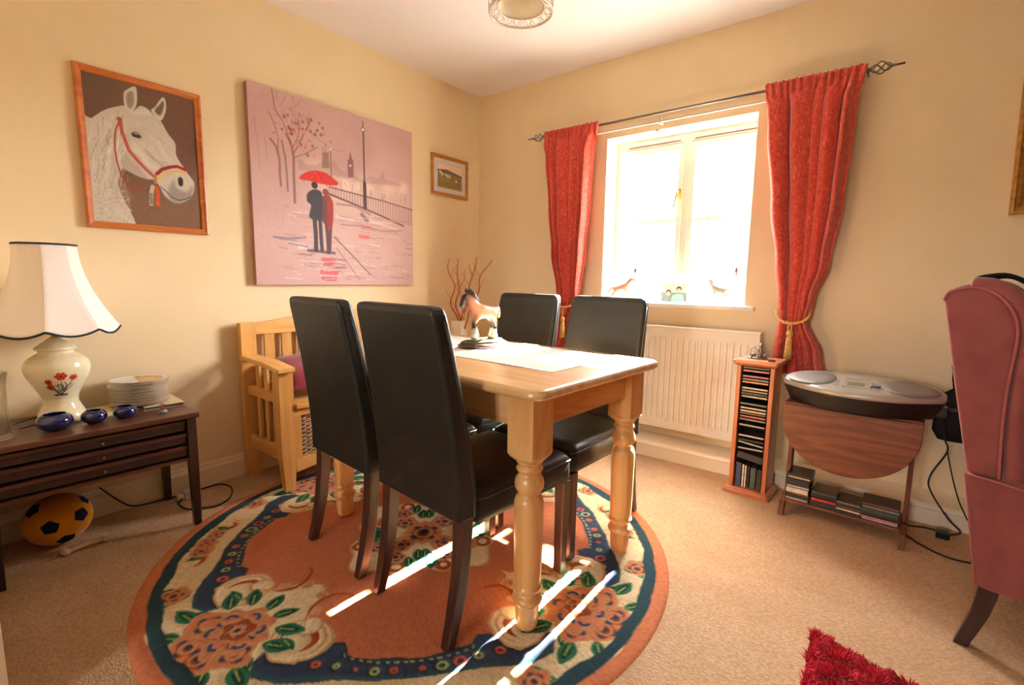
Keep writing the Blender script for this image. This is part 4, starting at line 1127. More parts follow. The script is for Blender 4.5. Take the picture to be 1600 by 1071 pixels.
p.stroke(K['ring'], 7, (178, 120, 60)); p.stroke(K['tas1'], 9, (196, 180, 158)); p.stroke(K['tas2'], 9, (196, 78, 34)); p.stroke([K['strap'][0]], 11, (166, 76, 56))
for i in range(12):
    q = K['tas1'][2]; p.stroke([(q[0] + rnd.uniform(-0.02, 0.02), q[1] + 0.08), (q[0] + rnd.uniform(-0.02, 0.02), q[1])], 1, (120, 96, 76), 0.7)
p.noise(0.03, 5, 0)
w_ = 0.024
p.mesh('painting', PAINTM, (0.008, y0 + w_, z0 + w_), (0, y1 - y0 - 2 * w_, 0), (0, 0, z1 - z0 - 2 * w_), hp)

# large canvas
cv = thing('canvas_print', 'large unframed pink canvas of a couple under a red umbrella on the left wall', 'canvas', (0, -1.284, 1.043))
y0, y1, z1 = -1.829 + 1.284, -0.739 + 1.284, 1.043
MB().box(0.002, 0.0345, y0, y1, 0, z1).build('stretcher', mat('canvas_edge', rgb(176, 128, 120), 0.8), cv, bevel=0.002)
p = Paint(330, 320, (198, 160, 156))
p.mix(0.65 * np.exp(-((p.V - 0.52) / 0.11) ** 2) * np.exp(-((p.U - 0.6) / 0.42) ** 2), (232, 208, 196))
p.mix(0.35 * np.exp(-((p.V - 0.9) / 0.25) ** 2), (190, 150, 146))
p.mix(0.5 * np.exp(-((p.V - 0.25) / 0.16) ** 2), (218, 184, 176))
p.noise(0.012, 8, 1, 2, 1)
K = LONDON
for i in range(60):
    u, v = rnd.uniform(0.05, 0.95), rnd.uniform(0.5, 0.95); p.glow((u, v), rnd.uniform(0.04, 0.1), rnd.choice([(212, 176, 170), (188, 148, 146), (204, 166, 158)]), 0.25)
for i in range(26):
    u = rnd.uniform(0.30, 0.95); v = 0.60 + rnd.uniform(-0.03, 0.05); p.glow((u, v), rnd.uniform(0.02, 0.05), (240, 220, 206), 0.35)
for i in range(40):
    u = rnd.uniform(0.02, 0.98); v = rnd.uniform(0.2, 0.62); p.stroke([(u, v), (u + rnd.uniform(-0.004, 0.004), v - rnd.uniform(0.05, 0.16))], 1.2, rnd.choice([(176, 138, 134), (218, 184, 176)]), 0.4)
p.poly(K['sky1'], (168, 132, 122), 0.6, 3); p.poly(K['sky2'], (172, 134, 124), 0.55, 3)
p.poly(K['tower'], (134, 100, 92), 0.8, 1.6); p.stroke(K['towert'], 1.5, (134, 100, 92), 0.8)
p.poly(K['ben'], (124, 84, 80), 0.9, 1.4); p.poly([K['bent'][0], K['bent'][1], K['bent'][2]], (124, 84, 80), 0.9, 1.2)
p.stroke([(K['ben'][0][0] + 0.017, K['ben'][0][1] - 0.03)], 4, (236, 224, 210))
for i in range(40):
    u = rnd.uniform(0.25, 0.98); v = 0.575 - 0.06 * (u - 0.3) + rnd.uniform(-0.02, 0.02)
    p.stroke([(u, v), (u + rnd.uniform(-0.01, 0.01), v + rnd.uniform(0.0, 0.05))], rnd.uniform(1, 3), rnd.choice([(170, 132, 124), (150, 112, 106), (214, 178, 164)]), 0.5)
TB = (122, 86, 82)
for k, w2 in (('t1', 4.5), ('t1b', 2.2), ('t1c', 1.8), ('t1d', 1.5), ('t1e', 1.8), ('t2', 3.5), ('t2b', 1.6), ('t2c', 3)): p.stroke(K[k], w2, TB, 0.8)
for k in ('t3', 't4', 'l1'): p.stroke(K[k], 1.3, (160, 122, 116), 0.6)
for i in range(24):
    a = (K['t1'][0][0] + rnd.uniform(-0.1, 0.14), K['t1'][0][1] + rnd.uniform(-0.1, 0.16)); p.stroke([a, (a[0] + rnd.uniform(-0.05, 0.05), a[1] + rnd.uniform(0.02, 0.08))], 0.9, (140, 102, 96), 0.6)
for i in range(110):
    u = 0.265 + rnd.gauss(0, 0.07); v = 0.815 + rnd.gauss(0, 0.055)
    p.stroke([(u, v)], rnd.uniform(2, 6.5), rnd.choice([(112, 66, 72), (210, 118, 92), (222, 140, 110), (130, 84, 84), (176, 120, 110), (200, 156, 146)]), 0.7)
p.stroke(K['rail'], 2.6, (116, 78, 72), 0.9); p.stroke(K['kerb'], 3.6, (96, 62, 62), 0.9)
for i in range(34):
    u = i / 33
    a = np.array(K['rail'][0]) * (1 - u) + np.array(K['rail'][3]) * u; b_ = np.array(K['kerb'][0]) * (1 - u) + np.array(K['kerb'][3]) * u
    p.stroke([tuple(a), (float(a[0]), float(b_[1]))], 1.5, (126, 88, 84), 0.8)
p.stroke(K['lamp'], 3.2, (84, 56, 60)); p.stroke(K['lampb'], 7.5, (76, 48, 54)); p.stroke(K['lampt'], 2, (84, 56, 60)); p.stroke(K['globe'], 9, (96, 70, 70)); p.stroke(K['globe'], 6, (236, 226, 214))
p.stroke(K['lamp2'], 2, (124, 90, 88)); p.stroke(K['globe2'], 4, (234, 222, 208))
for k, c, w2 in (('w1', (236, 226, 226), 5), ('w2', (240, 232, 230), 5), ('w3', (232, 212, 206), 4), ('w4', (230, 208, 200), 4), ('sh2', (120, 104, 122), 3.5), ('sh3', (126, 108, 128), 3), ('sh4', (138, 100, 106), 3), ('rs1', (116, 78, 80), 8), ('rs2', (150, 112, 110), 4), ('rs3', (154, 116, 112), 3), ('rr1', (206, 84, 72), 7), ('rr2', (196, 90, 84), 4)):
    p.stroke(K[k], w2, c, 0.7, 2)
for i in range(150):
    v = rnd.uniform(0.03, 0.42); u = rnd.uniform(0.12, 0.97); l = rnd.uniform(0.02, 0.10)
    p.stroke([(u, v), (u + l, v - 0.004 + rnd.uniform(-0.004, 0.004))], rnd.uniform(0.8, 2.4), rnd.choice([(232, 212, 206), (166, 130, 132), (186, 148, 148), (240, 226, 220), (140, 104, 110)]), 0.5, 1)
p.stroke(K['k1'], 2.6, (110, 80, 82), 0.85); p.stroke(K['k2'], 1.8, (134, 100, 102), 0.8); p.stroke(K['k3'], 1.2, (134, 100, 102), 0.6)
for k, w2 in (('ref1', 7), ('ref2', 5), ('ref3', 8), ('ref4', 6)): p.stroke(K[k], w2, (206, 86, 92), 0.8, 2)
for i in range(26):
    u, v = 0.42 + rnd.gauss(0, 0.03), rnd.uniform(0.02, 0.15); p.stroke([(u - 0.03, v), (u + 0.03, v)], 1.5, rnd.choice([(204, 84, 92), (232, 200, 198), (120, 84, 92)]), 0.7)
p.stroke(K['sh1'], 5, (88, 60, 68), 0.8, 2)
DK = (66, 58, 66)
p.stroke(K['ml1'], 8, DK); p.stroke(K['ml2'], 7, DK); p.stroke(K['wl1'], 7, (92, 60, 64)); p.stroke(K['wl2'], 6, (92, 60, 64))
p.poly(p.curve(K['woman']), (112, 60, 64)); p.poly(p.curve(K['womanr']), (164, 44, 42), 0.9, 2); p.stroke(K['whead'], 12, (134, 58, 48))
p.poly(p.curve(K['man']), DK); p.stroke(K['mhead'], 12, (58, 46, 48))
p.poly(p.curve(K['umb']), (198, 42, 34)); p.stroke([K['umb'][2], K['umb'][7]], 1.4, (150, 22, 22), 0.8); p.stroke([K['umb'][2], K['umb'][8]], 1.4, (226, 84, 66), 0.8); p.stroke([K['umb'][2], K['umb'][9]], 1.4, (226, 84, 66), 0.6)
p.noise(0.012, 7, 0)
p.mesh('picture', PAINTM, (0.0355, y0, 0), (0, y1 - y0, 0), (0, 0, z1), cv)

# small picture near the corner
sp = thing('framed_small_picture', 'small golden oak framed picture of white horses in a field beside the corner', 'picture', (0, -0.343, 1.712))
y0, y1, z1 = -0.191, 0.191, 0.290
frame_mb(0.001, 0.018, y0, y1, 0, z1, 0.024).build('frame', OAKGOLD, sp)
p = Paint(150, 110, (214, 214, 216))
a0, a1, b0, b1 = 0.13, 0.87, 0.16, 0.84
p.poly([(a0, b0), (a1, b0), (a1, b1), (a0, b1)], (140, 122, 66))
p.poly([(a0, 0.66), (a1, 0.60), (a1, b1), (a0, b1)], (238, 216, 196)); p.poly([(a0, 0.66), (0.4, 0.70), (a1, 0.60), (a1, 0.55), (a0, 0.62)], (110, 88, 66))
p.poly([(a0, b0), (a1, b0), (a1, 0.32), (a0, 0.36)], (130, 112, 48), 0.6, 6)
for (u, v, w2, c) in ((0.20, 0.60, 9, (228, 214, 206)), (0.26, 0.55, 9, (232, 220, 212)), (0.38, 0.54, 10, (236, 224, 216)), (0.46, 0.52, 9, (230, 214, 206)), (0.30, 0.50, 5, (110, 80, 60)), (0.60, 0.48, 6, (160, 70, 60)), (0.68, 0.42, 7, (240, 226, 190)), (0.76, 0.46, 6, (70, 84, 52)), (0.72, 0.34, 9, (176, 76, 62)), (0.80, 0.36, 6, (150, 84, 70)), (0.52, 0.36, 4, (206, 110, 60))):
    p.stroke([(u, v), (u + 0.03, v - 0.02)], w2, c, 0.85, 1.5)
for u in (0.22, 0.28, 0.40, 0.47): p.stroke([(u, 0.5), (u, 0.36)], 2, (206, 190, 160), 0.7)
p.mesh('print', PRINTM, (0.007, y0 + 0.02, 0.02), (0, y1 - y0 - 0.04, 0), (0, 0, z1 - 0.04), sp)

# gilt framed picture on the window wall, right edge of the view
gp = thing('gilt_framed_picture', 'gilt framed picture on the window wall above the armchair', 'picture', (3.112, 0, 1.402))
m = MB(); prof = [(0, 0), (0, 0.6), (0.08, 0.95), (0.2, 1.0), (0.32, 0.85), (0.5, 0.75), (0.75, 0.5), (1.0, 0.4), (1.0, 0)]
X1, Z1, FW = 0.74, 0.575, 0.055
cs = [(0, 0, 1, 1), (X1, 0, -1, 1), (X1, Z1, -1, -1), (0, Z1, 1, -1)]
m.loft([[(cx + sx * FW * u, -0.001 - 0.032 * h, cz + sz * FW * u) for u, h in prof] for cx, cz, sx, sz in cs + cs[:1]], True, False, smooth=False)
m.build('frame', GOLDF, gp)
gp.rotation_euler = (0, math.radians(-1.2), 0)
p = Paint(90, 70, (58, 52, 48)); p.poly([(0, 0.45), (1, 0.6), (1, 1), (0, 1)], (110, 104, 92), 0.8, 6); p.poly([(0, 0), (1, 0), (1, 0.3), (0, 0.2)], (46, 52, 34), 0.8, 6); p.noise(0.1, 3, 2)
p.mesh('painting', PAINTM, (FW - 0.003, -0.012, FW - 0.003), (X1 - 2 * FW + 0.006, 0, 0), (0, 0, Z1 - 2 * FW + 0.006), gp)

# ------------------------------------------------------------------ sideboard
sb = thing('sideboard', 'low dark mahogany table with three shallow drawers against the left wall', 'sideboard', (0.0, -2.61, 0))
SY0, SY1 = -0.335, 0.325
MB().box(0.022, 0.452, SY0, SY1, 0.485, 0.507).build('top', MAHOG, sb, bevel=0.004)
for sx, x in ((0, 0.035), (1, 0.405)):
    for y in (SY0 + 0.010, SY1 - 0.045):
        l_ = MB(); rings = []
        for z, k in ((0, 0.78), (0.30, 1.0), (0.485, 1.0)):
            h = 0.0175 * k; cx, cy = x + 0.0175, y + 0.0175
            rings.append([(cx - h, cy - h, z), (cx + h, cy - h, z), (cx + h, cy + h, z), (cx - h, cy + h, z)])
        l_.loft(rings, True, True, smooth=False).build('leg', MAHOGD, sb, bevel=0.002)
yl, yr = SY0 + 0.045, SY1 - 0.045
for y in (yl - 0.020, yr + 0.005):
    MB().box(0.070, 0.405, y, y + 0.015, 0.295, 0.485).build('side_panel', MAHOG, sb)
MB().box(0.040, 0.052, yl, yr, 0.295, 0.485).build('back_panel', MAHOGD, sb)
MB().box(0.052, 0.395, yl + 0.002, yr - 0.002, 0.300, 0.306).build('base_panel', MAHOGD, sb)
MB().box(0.404, 0.428, yl, yr, 0.296, 0.308).build('bottom_rail', MAHOG, sb, bevel=0.001)
for k in range(3):
    zt_ = 0.474 - k * 0.056
    dr = MB().box(0.400, 0.420, yl + 0.003, yr - 0.003, zt_ - 0.044, zt_ - 0.012).build('drawer', MAHOGD, sb, bevel=0.001)
    MB().box(0.396, 0.430, yl + 0.003, yr - 0.003, zt_ - 0.012, zt_).build('lip', MAHOG, dr, bevel=0.001)
    MB().box(0.07, 0.400, yl + 0.012, yr - 0.012, zt_ - 0.042, zt_ - 0.03).build('drawer_floor', MAHOGD, dr)
    MB().lathe([(0.003, 0), (0.003, 0.005), (0.005, 0.008), (0.0055, 0.011), (0.003, 0.013)], (0, 0, 0), 14, T=Matrix.Translation((0.420, 0.0, zt_ - 0.028)) @ Matrix.Rotation(PI / 2, 4, 'Y')).build('knob', PEWTER, dr)
ST = 0.5073

# table lamp
lamp = thing('table_lamp', 'large cream ginger jar table lamp with poppies and bell shade on sideboard', 'table lamp', (0.19, -2.678, ST))
JAR = vcol_mat('glazed_jar', 0.12, 0.5, coat=0.5)
pr = [(0.0, 0.0), (0.077, 0.0), (0.079, 0.008), (0.074, 0.03), (0.062, 0.055), (0.054, 0.075), (0.054, 0.095), (0.062, 0.118), (0.078, 0.148), (0.092, 0.18), (0.099, 0.205), (0.100, 0.222), (0.095, 0.240), (0.083, 0.256), (0.066, 0.268), (0.054, 0.275), (0.050, 0.281), (0.058, 0.285), (0.064, 0.290), (0.062, 0.296), (0.054, 0.302), (0.040, 0.314), (0.028, 0.322), (0.020, 0.330), (0.014, 0.333), (0.0, 0.334)]
zz_ = np.array([q[1] for q in pr]); rr_ = np.array([q[0] for q in pr])
# resample the profile by arc length
sarc = np.concatenate([[0], np.cumsum(np.hypot(np.diff(zz_), np.diff(rr_)))]); NS = 190
ss = np.linspace(0, sarc[-1], NS); zi = np.interp(ss, sarc, zz_); ri = np.interp(ss, sarc, rr_)
for _ in range(2):
    ri[1:-1] = (ri[2:] + ri[:-2] + 2 * ri[1:-1]) / 4; zi[1:-1] = (zi[2:] + zi[:-2] + 2 * zi[1:-1]) / 4
SEG = 288
pj = Paint(SEG, NS, (234, 222, 186)); pj.noise(0.006, 3, 3)
A0 = math.radians(-8.5) % (2 * PI)
jc = np.zeros((NS, SEG, 3)); th = np.arange(SEG) * 2 * PI / SEG
dth = (th - A0 + PI) % (2 * PI) - PI
S_, Z_ = np.meshgrid(dth * 0.09, zi)     # metres across (to the right, seen from outside) and up
def jd(x, z, r, col, petal=0):
    dx, dz = S_ - x, Z_ - z; d = np.hypot(dx, dz * 1.15); rr2 = r * (1 + (0.12 * np.cos(petal * np.arctan2(dz, dx)) if petal else 0))
    pj.mix(1 - sstep(rr2 - 0.001, rr2 + 0.001, d), col)
def jl(pts, w2, col):
    d = np.full(S_.shape, 9.0)
    for (ax_, az_), (bx_, bz_) in zip(pts, pts[1:]):
        dx, dz = bx_ - ax_, bz_ - az_; t_ = np.clip(((S_ - ax_) * dx + (Z_ - az_) * dz) / (dx * dx + dz * dz), 0, 1); d = np.minimum(d, np.hypot(S_ - ax_ - t_ * dx, Z_ - az_ - t_ * dz))
    pj.mix(0.85 * (1 - sstep(w2, w2 + 0.001, d)), col)
GRN = (84, 88, 80)
for tip in ((0.005, 0.185), (0.042, 0.175), (-0.032, 0.165), (-0.03, 0.145), (0.02, 0.15), (0.045, 0.155), (-0.005, 0.16)): jl([(0.005, 0.115), (tip[0] * 0.5 + 0.004, (0.115 + tip[1]) / 2), tip], 0.0010, GRN)
for i in range(26):
    x, z = rnd.uniform(-0.03, 0.035), rnd.uniform(0.117, 0.16); a = rnd.uniform(0.5, 2.6); jl([(x, z), (x + 0.012 * math.cos(a), z + 0.012 * math.sin(a))], 0.0013, GRN)
for i in range(14):
    x = rnd.uniform(-0.028, 0.03); jl([(x, 0.116), (x + 0.012, 0.114 + rnd.uniform(-0.003, 0.004))], 0.0018, (64, 62, 66))
for x, z, r in ((0.006, 0.192, 0.0165), (0.042, 0.184, 0.0125), (-0.031, 0.172, 0.011), (-0.029, 0.150, 0.0125)):
    jd(x, z, r, (196, 44, 28), 6); jd(x, z + 0.003, r * 0.6, (222, 74, 48), 5); jd(x, z, r * 0.25, (50, 30, 30))
co = np.zeros((NS, SEG, 3)); co[..., 0] = ri[:, None] * np.cos(th); co[..., 1] = ri[:, None] * np.sin(th); co[..., 2] = zi[:, None]
i = np.arange(NS - 1)[:, None] * SEG; j = np.arange(SEG)[None]; k = (j + 1) % SEG
q = np.stack([i + j, i + k, i + SEG + k, i + SEG + j], -1).reshape(-1, 4)
me = bpy.data.meshes.new('jar'); me.from_pydata(co.reshape(-1, 3).tolist(), [], q.tolist())
a = np.where(pj.a <= 0.04045, pj.a / 12.92, ((pj.a + 0.055) / 1.055) ** 2.4); c = me.color_attributes.new('paint', 'FLOAT_COLOR', 'POINT'); full = np.ones((NS * SEG, 4)); full[:, :3] = a.reshape(-1, 3); c.data.foreach_set('color', full.ravel())
me.materials.append(JAR); me.polygons.foreach_set('use_smooth', [True] * len(me.polygons))
jar = bpy.data.objects.new('jar', me); COL.objects.link(jar); jar.parent = lamp
MB().lathe([(0.012, 0.330), (0.013, 0.336), (0.007, 0.340), (0.007, 0.365), (0.014, 0.368), (0.014, 0.41), (0.009, 0.415)], (0, 0, 0), 20).build('stem', BRASS, lamp)
SHADE = mat('shade_fabric', rgb(240, 230, 222), 0.85, 0.2, nscale=200, color2=rgb(234, 223, 214))
bs = SHADE.node_tree.nodes['Principled BSDF']
NAVY = mat('navy_trim', rgb(30, 34, 44), 0.7)
seg = 96; rings = []; NP = 8
def shade_r(u, a):     # u 0 bottom .. 1 top
    base = 0.092 + (0.205 - 0.092) * (1 - u) ** 1.9
    loc_ = (((a + 0.25) / (2 * PI / NP)) % 1.0) - 0.5
    flat = math.cos(PI / NP) / math.cos(loc_ * 2 * PI / NP)
    return base * (1 - 0.8 * (1 - flat))
for i in range(26):
    u = i / 25; ring = []
    for j in range(seg):
        a = 2 * PI * j / seg; r = shade_r(u, a); loc_ = (((a + 0.25) / (2 * PI / NP)) % 1.0) - 0.5
        z = 0.372 + 0.318 * u - (1 - u) ** 4 * 0.022 * (1 - (2 * loc_) ** 2)
        ring.append((r * math.cos(a), r * math.sin(a), z))
    rings.append(ring)
sh = MB().loft(rings, True, False).build('lamp_shade', SHADE, lamp, solid=0.0015)
MB().tube(rings[0], 0.0042, 6, closed=True).build('shade_trim', NAVY, sh)
MB().tube(rings[-1], 0.0042, 6, closed=True).build('shade_trim', NAVY, sh)
seams = MB()
for kk in range(NP):
    jj = int(round(kk * seg / NP - 0.25 * seg / (2 * PI))) % seg; seams.tube([rings[i][jj] for i in range(26)], 0.0012, 5)
seams.build('shade_seam', SHADE, sh)
cbl = [(0.078, 0.02, 0.004), (0.095, 0.07, 0.004), (0.07, -0.02 - 0.07, 0.003)]
pts = []
for u in np.linspace(0, 1, 40):
    a = PI * 1.75 * u + 0.2
    pts.append((0.05 + 0.055 * math.sin(a * 1.0), -0.09 - 0.055 * math.cos(a) - 0.03 * u, 0.0035 + 0.03 * math.sin(PI * u)))
MB().tube([(0.02, -0.078, 0.004)] + pts[4:], 0.0022, 6).build('cord', CABLE, lamp)

# glass vase
CRYST = mat('crystal', (1.0, 0.98, 0.97), 0.05, 0.5, trans=1.0, ior=1.25, color2=False)
cn = CRYST.node_tree; c_out = [n for n in cn.nodes if n.type == 'OUTPUT_MATERIAL'][0]; c_b = cn.nodes['Principled BSDF']
c_t = cn.nodes.new('ShaderNodeBsdfTransparent'); c_m = cn.nodes.new('ShaderNodeMixShader'); c_m.inputs[0].default_value = 0.42
cn.links.new(c_t.outputs[0], c_m.inputs[1]); cn.links.new(c_b.outputs[0], c_m.inputs[2]); cn.links.new(c_m.outputs[0], c_out.inputs[0])
def poly_ring(r, n, z, tw, cx=0, cy=0, k=0.0):
    return [(cx + r * (1 + k * math.cos(n * (2 * PI * j / (n * 6)))) * math.cos(2 * PI * j / (n * 6) + tw), cy + r * (1 + k * math.cos(n * (2 * PI * j / (n * 6)))) * math.sin(2 * PI * j / (n * 6) + tw), z) for j in range(n * 6)]
vr = [poly_ring(r, 8, z, tw, k=k) for r, z, tw, k in ((0.040, 0, 0, 0.02), (0.044, 0.006, 0, 0.04), (0.040, 0.05, 0.1, 0.06), (0.035, 0.12, 0.25, 0.05), (0.037, 0.19, 0.35, 0.03), (0.045, 0.235, 0.4, 0.01), (0.042, 0.236, 0.4, 0.0), (0.034, 0.19, 0.35, 0.0), (0.031, 0.12, 0.25, 0.0), (0.034, 0.04, 0.1, 0.0), (0.030, 0.016, 0, 0.0))]
v_ = MB().loft(vr, True, True).build('crystal_vase', CRYST, None, loc=(0.315, -2.872, ST))
tag(v_, 'tall clear cut glass vase at the left end of the sideboard', 'vase')

# cobalt bowls
COBALT = mat('cobalt_glass', rgb(20, 30, 112), 0.06, 0.6, color2=rgb(10, 14, 64), nscale=4, coat=1.0, coatr=0.03)
def votive(r, h, loc, label):
    pr_ = [(0.30 * r, 0.0), (0.6 * r, 0.05 * h), (0.9 * r, 0.28 * h), (1.0 * r, 0.52 * h), (0.93 * r, 0.76 * h), (0.72 * r, 0.94 * h), (0.60 * r, 1.0 * h), (0.55 * r, 0.97 * h), (0.72 * r, 0.78 * h), (0.84 * r, 0.52 * h), (0.72 * r, 0.28 * h), (0.40 * r, 0.12 * h), (0.02, 0.10 * h)]
    o = MB().lathe(pr_, (0, 0, 0), 40).build('glass_bowl', COBALT, None, loc=loc, subsurf=1)
    return tag(o, label, 'bowl', 'cobalt blue glass bowls on the sideboard')
votive(0.055, 0.064, (0.335, -2.722, ST), 'largest cobalt blue glass bowl, nearest the clear vase')
votive(0.043, 0.052, (0.325, -2.608, ST), 'middle one of the three cobalt blue glass bowls')
votive(0.042, 0.050, (0.325, -2.510, ST), 'cobalt blue glass bowl below the plate stack, rightmost of three')

# books and plates
b1 = thing('booklet', 'thin cream booklet lying under the plate stack, left one', 'book', (0.16, -2.50, ST), 0.12)
MB().box(-0.085, 0.085, -0.075, 0.075, 0, 0.008).build('pages', mat('paper', rgb(226, 210, 172), 0.8), b1)
MB().box(-0.087, 0.087, -0.077, 0.077, 0.0082, 0.0095).build('cover', mat('cream_cover', rgb(222, 204, 158), 0.6), b1)
b2 = thing('hardback_book', 'cream covered book with dark edge under the stack of plates', 'book', (0.170, -2.365, ST), -0.06)
MB().box(-0.105, 0.095, -0.058, 0.085, 0.0015, 0.012).build('pages', mat('dark_page_edge', rgb(70, 58, 50), 0.7), b2)
MB().box(-0.107, 0.098, -0.060, 0.088, 0.0122, 0.015).box(-0.107, 0.098, -0.060, 0.088, 0, 0.0013).build('cover', mat('cream_cover2', rgb(228, 214, 176), 0.5), b2)
PORC = mat('plate_porcelain', rgb(240, 234, 226), 0.15, 0.5, coat=0.4, color2=rgb(236, 229, 220))
RIMC = mat('plate_gold_rim', rgb(160, 116, 74), 0.3, 0.5)
def plate():
    root = thing('collector_plate', '', 'plate')
    MB().lathe([(0.055, 0.0), (0.060, 0.0), (0.080, 0.003), (0.106, 0.0075), (0.108, 0.009), (0.104, 0.0090), (0.080, 0.0055), (0.060, 0.0032), (0.0, 0.0030)], (0, 0, 0), 56).build('dish', PORC, root)
    MB().tube([(0.1075 * math.cos(2 * PI * j / 56), 0.1075 * math.sin(2 * PI * j / 56), 0.0086) for j in range(56)], 0.0011, 5, closed=True).build('rim', RIMC, root)
    return root
pp0 = plate(); gpl = 'stacked collector plates on the sideboard'
names = ['lowest plate of the stack, resting on the cream book', 'second plate from the bottom of the stack', 'third plate from the bottom of the stack', 'fourth plate from the bottom of the stack', 'fifth plate from the bottom of the stack', 'middle plate of the eleven in the stack', 'fifth plate from the top of the stack', 'fourth plate from the top of the stack', 'third plate from the top of the stack', 'plate just beneath the top plate of the stack', 'top plate of the stack, painted with a brown landscape']
for i_, nm in enumerate(names):
    o = pp0 if i_ == 0 else copy_tree(pp0)
    o.location = (0.155 + rnd.uniform(-0.003, 0.003), -2.415 + rnd.uniform(-0.003, 0.003), ST + 0.0155 + i_ * 0.0099); tag(o, 'white china ' + nm, 'plate', gpl)
    top_plate = o
NT = 96; rr2 = np.linspace(0, 0.100, 60); Rg, Ag = np.meshgrid(rr2, np.arange(NT) * 2 * PI / NT, indexing='ij'); Xg, Yg = Rg * np.cos(Ag), Rg * np.sin(Ag)
cc = np.zeros(Xg.shape + (3,)); cc[:] = np.array((206, 218, 226)) / 255.
def pm(m_, col): cc[:] = cc * (1 - m_[..., None]) + np.array(col) / 255. * m_[..., None]
wv = 0.006 * np.sin(Yg * 90) + 0.004 * np.sin(Yg * 210 + 1)
pm(sstep(-0.02, 0.0, Yg + Xg * 0.2 + wv), (176, 124, 60)); pm(sstep(0.02, 0.04, Yg + wv * 2), (206, 150, 70)); pm(sstep(0.012, 0.0, np.hypot(Xg - 0.01, Yg - 0.01)), (70, 52, 36)); pm(sstep(0.02, 0.0, np.hypot(Xg + 0.03, Yg - 0.03)), (98, 76, 46)); pm(sstep(0.018, 0.0, np.hypot(Xg - 0.03, Yg + 0.03)), (236, 238, 238)); pm(sstep(0.088, 0.09, Rg), (238, 230, 216))
zg = np.interp(Rg, [0, 0.06, 0.08, 0.104], [0.0034, 0.0036, 0.0060, 0.0099])
co = np.stack([Xg, Yg, zg], -1).reshape(-1, 3)
i = np.arange(59)[:, None] * NT; j = np.arange(NT)[None]; k = (j + 1) % NT
q = np.stack([i + j, i + NT + j, i + NT + k, i + k], -1).reshape(-1, 4)
me = bpy.data.meshes.new('painted_scene'); me.from_pydata(co.tolist(), [], q.tolist()); c = me.color_attributes.new('paint', 'FLOAT_COLOR', 'POINT'); full = np.ones((len(co), 4)); full[:, :3] = (np.clip(cc, 0, 1) ** 2.2).reshape(-1, 3); c.data.foreach_set('color', full.ravel()); me.materials.append(JAR)
o = bpy.data.objects.new('painted_scene', me); COL.objects.link(o); o.parent = top_plate

# little angel ornament
an = thing('snow_globe', 'tiny glass ornament with a red figure at the right end of the sideboard', 'ornament', (0.350, -2.388, ST))
MB().lathe([(0.017, 0), (0.018, 0.006), (0.014, 0.011), (0.012, 0.013)], (0, 0, 0), 20).build('base', mat('grey_base', rgb(150, 150, 142), 0.3), an)
MB().ball((0, 0, 0.026), (0.013, 0.013, 0.015), 16).build('globe', CRYST, an)
MB().lathe([(0.006, 0.014), (0.005, 0.024), (0.002, 0.028)], (0, 0, 0), 10).ball((0, 0, 0.031), 0.004, 10).build('figure', mat('red_figure', rgb(190, 70, 60), 0.5), an)

# ball, bone and cable under the sideboard
fb = thing('football', 'soft yellow football with navy pentagons under the sideboard', 'ball', (0.175, -2.722, 0.104), 0.2)
YEL = mat('yellow_felt', rgb(226, 150, 24), 0.9, 0.1, color2=rgb(206, 130, 16), bump=0.5, bscale=150, sheen=0.3)
NVY = mat('navy_felt', rgb(26, 40, 66), 0.9, 0.1, bump=0.5, bscale=150)
RB = 0.103
m = MB(); n1, n2 = 64, 32
MB().ball((0, 0, 0), (RB, RB * 1.06, RB * 0.97), 40).build('skin', YEL, fb)
def pent(direction, size, spin):
    d_ = Vector(direction).normalized(); u_ = d_.cross(Vector((0, 0, 1))).normalized(); w3 = u_.cross(d_)
    m = MB(); v = []; f = []
    rings = 6; v.append(tuple(Vector((d_.x * RB, d_.y * RB * 1.06, d_.z * RB * 0.97)) * 1.008))
    for r in range(1, rings + 1):
        for k2 in range(40):
            a = 2 * PI * k2 / 40; loc_ = ((a / (2 * PI / 5)) % 1) - 0.5; rad_ = size * (math.cos(PI / 5) / math.cos(loc_ * 2 * PI / 5)) * r / rings
            q = (d_ + (u_ * math.cos(a + spin) + w3 * math.sin(a + spin)) * rad_ / RB).normalized()
            v.append(tuple(Vector((q.x * RB, q.y * RB * 1.06, q.z * RB * 0.97)) * (1.010 if r < rings else 0.998)))
    for k2 in range(40): f.append((0, 1 + k2, 1 + (k2 + 1) % 40))
    for r in range(rings - 1):
        for k2 in range(40): f.append((1 + r * 40 + k2, 1 + (r + 1) * 40 + k2, 1 + (r + 1) * 40 + (k2 + 1) % 40, 1 + r * 40 + (k2 + 1) % 40))
    m.add(v, f, 0, True); return m.build('patch', NVY, fb)
pent((1.0, -0.62, 0.10), 0.030, 0.3); pent((1.0, 0.42, 0.25), 0.030, 0.9); pent((1, -0.10, -0.85), 0.032, 0); pent((0.5, 0.9, 0.8), 0.026, 0.2); pent((0.1, -0.9, 0.9), 0.03, 0.5); pent((-0.8, 0.2, 0.6), 0.03, 0.1)
BONE = mat('rawhide_bone', rgb(226, 196, 158), 0.6, 0.3, bump=0.3, bscale=80)
m = MB(); m.tube([(0, -0.055, 0.013), (0, 0, 0.014), (0, 0.055, 0.013)], [0.011, 0.009, 0.011], 12)
for s_ in (-1, 1):
    for dx in (-0.009, 0.009): m.ball((dx, s_ * 0.062, 0.0145), (0.0135, 0.014, 0.014), 12)
o = m.build('dog_bone', BONE, None, loc=(0.300, -2.668, 0.0)); o.rotation_euler = (0, 0, 0.12)
tag(o, 'pale chew bone on the carpet in front of the football', 'dog chew')
